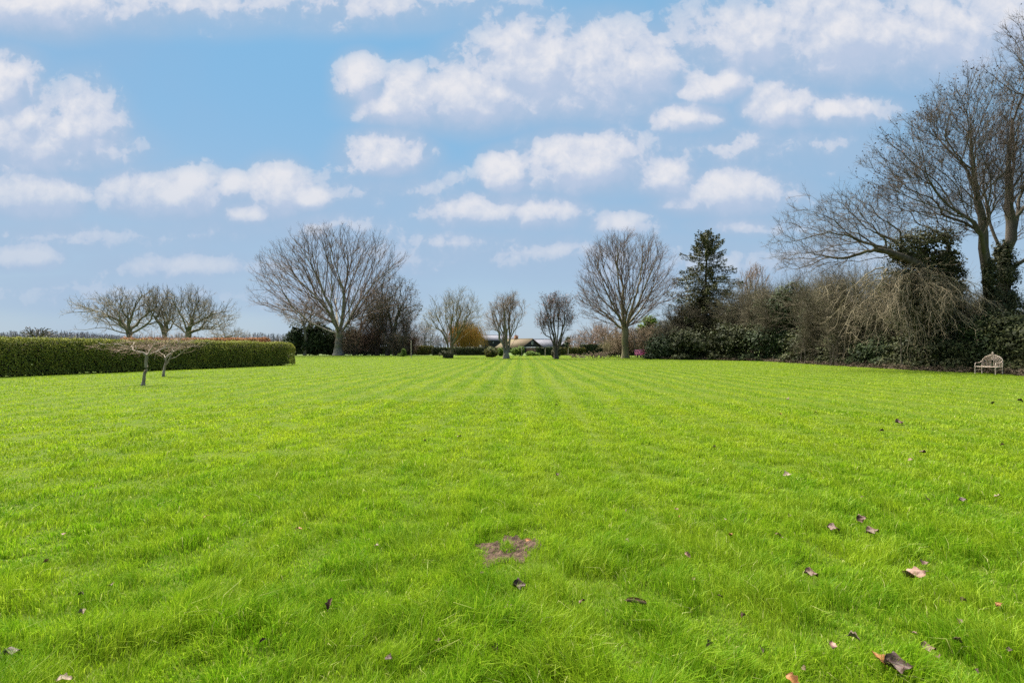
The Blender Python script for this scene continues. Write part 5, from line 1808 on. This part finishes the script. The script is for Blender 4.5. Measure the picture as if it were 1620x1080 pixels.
GBIG = 'larger fallen leaves on the near lawn'
for a in [(1447, 910.5, 36, 'crumpled', 'tan', 'large crumpled tan leaf resting on the near lawn', R(170), (0.1, 0.1)),
          (1007, 951, 34, 'rolled', 'pink', 'rolled-up pinkish brown leaf lying like a tube', R(-12), (0.1, 0.05)),
          (1420, 1053, 42, 'crumpled', 'dark', 'large dark wet-looking leaf beside the upright orange leaf', R(-14), (0.25, 0.15)),
          (1391, 1041, 27, 'flat', 'orange', 'orange leaf standing up next to the large dark leaf', R(120), (0.2, -0.7)),
          (821, 923, 24, 'crumpled', 'dark', 'dark crumpled leaf a little below the bare soil patch', R(20), (0.4, 0.2)),
          (806, 956, 19, 'flat', 'pink', 'flat pinkish leaf below the dark crumpled one', R(-20), (0.2, 0.0)),
          (1283, 906.5, 22, 'crumpled', 'brown', 'dark brown crumpled leaf halfway between the rolled leaf and the large tan leaf', R(-15), None),
          (1255.5, 1074, 26, 'flat', 'orange', 'pale orange leaf cut by the bottom edge of the picture', R(-50), (0.3, 0.4)),
          (102, 1075, 22, 'flat', 'pale', 'very pale leaf at the bottom edge near the corner', R(25), (0.1, 0.1)),
          (17, 1035, 26, 'crumpled', 'dark', 'dark ragged leaf near the bottom corner farthest from the bench', R(50), None),
          (522, 955, 20, 'folded', 'brown', 'brown leaf poking upright from thick grass', R(80), (0.2, -0.9)),
          (784.6, 1022, 22, 'folded', 'dark', 'narrow dark leaf stuck upright at the bottom of the lawn', R(75), (0.1, -0.8)),
          (1380.5, 840.5, 21, 'crumpled', 'brown', 'dark curled leaf just below a shorter dark one', R(-8), None),
          (1364, 820, 17, 'crumpled', 'brown', 'short dark curled leaf just above a longer dark one', R(-35), None),
          (1318, 835.5, 19, 'crumpled', 'brown', 'slim slanting dark leaf beside the pair of dark curled leaves', R(-45), None),
          (1469, 1027, 22, 'crumpled', 'brown', 'dark brown crumpled leaf below the large tan leaf', R(-20), None),
          (1316.7, 1017.5, 15, 'flat', 'pink', 'small pink leaf above the orange leaf at the bottom edge', R(60), None),
          (1351, 1008, 18, 'folded', 'pale', 'pale buff folded leaf next to the small pink leaf', R(-40), None),
          (472, 835, 13, 'flat', 'orange', 'lone small orange leaf far out on the open side of the lawn', R(0), None),
          (1422, 668, 14, 'crumpled', 'brown', 'curled brown leaf alone on the lawn well before the bench', R(5), None),
          (836, 854, 12, 'flat', 'orange', 'tiny orange leaf at the edge of the bare soil', R(30), None)]:
    fallen_leaf(*a[:6], rz=a[6], tilt=a[7], group=GBIG, lift=0.004)
for (px, py, sz, col) in [(921, 948, 11, 'brown'), (692, 1008, 12, 'brown'), (992, 855.6, 12, 'brown'), (1074, 818, 7, 'orange'), (1088, 876, 11, 'tan'), (1097, 913, 9, 'tan'), (990, 808, 7, 'pale'),
                          (614, 1036, 14, 'dark'), (1580, 954, 11, 'orange'), (1525, 949, 13, 'tan'), (1518, 980.5, 12, 'brown'), (1514, 1013, 13, 'brown'), (1483, 1038, 14, 'brown'), (1272, 1051.7, 12, 'brown'),
                          (1467, 788, 12, 'brown'), (1523.6, 791, 11, 'dark'), (1578, 785, 10, 'pale'), (1461, 887, 14, 'brown'), (1233, 845, 12, 'tan'), (1248.6, 813, 9, 'brown'), (1208, 1027, 16, 'dark'),
                          (1597, 1027, 9, 'dark'), (327, 816, 9, 'orange'), (73, 890, 12, 'tan'), (102, 845, 9, 'tan'), (174, 924, 12, 'brown'), (127, 940, 10, 'brown'), (127, 970, 14, 'pale'), (580, 804, 9, 'dark'),
                          (727, 690, 8, 'brown'), (672, 697, 6, 'brown'), (1395, 681, 8, 'brown'), (1460, 716, 9, 'brown'), (1440, 727, 8, 'tan'), (1246, 630, 9, 'brown'), (1245, 749, 14, 'pale'), (1283, 745, 7, 'orange'),
                          (1147, 820, 7, 'pale'), (1156, 845, 9, 'orange'), (1070, 805, 8, 'tan'), (1570, 637, 9, 'dark'), (1614, 634, 8, 'dark'), (1041, 626, 4, 'dark'), (1235, 655, 5, 'orange'), (882, 749, 7, 'brown'),
                          (1130, 707, 7, 'pale'), (1585, 703, 7, 'tan'), (762, 903, 9, 'tan'), (1139, 940, 9, 'brown'), (1176, 972, 12, 'brown'), (1122, 1018, 17, 'dark'), (880, 640, 5, 'dark'), (1180, 632, 4, 'brown'),
                          (1290, 652, 5, 'brown'), (1365, 785, 6, 'brown'), (1095, 850, 6, 'tan'), (415, 1012, 11, 'brown'), (595, 862, 8, 'pale'), (865, 752, 6, 'tan'), (1445, 1000, 10, 'brown'), (1545, 1062, 10, 'dark')]:
    fallen_leaf(px, py, sz * 1.05, random.choice(['flat', 'crumpled', 'folded']), col)
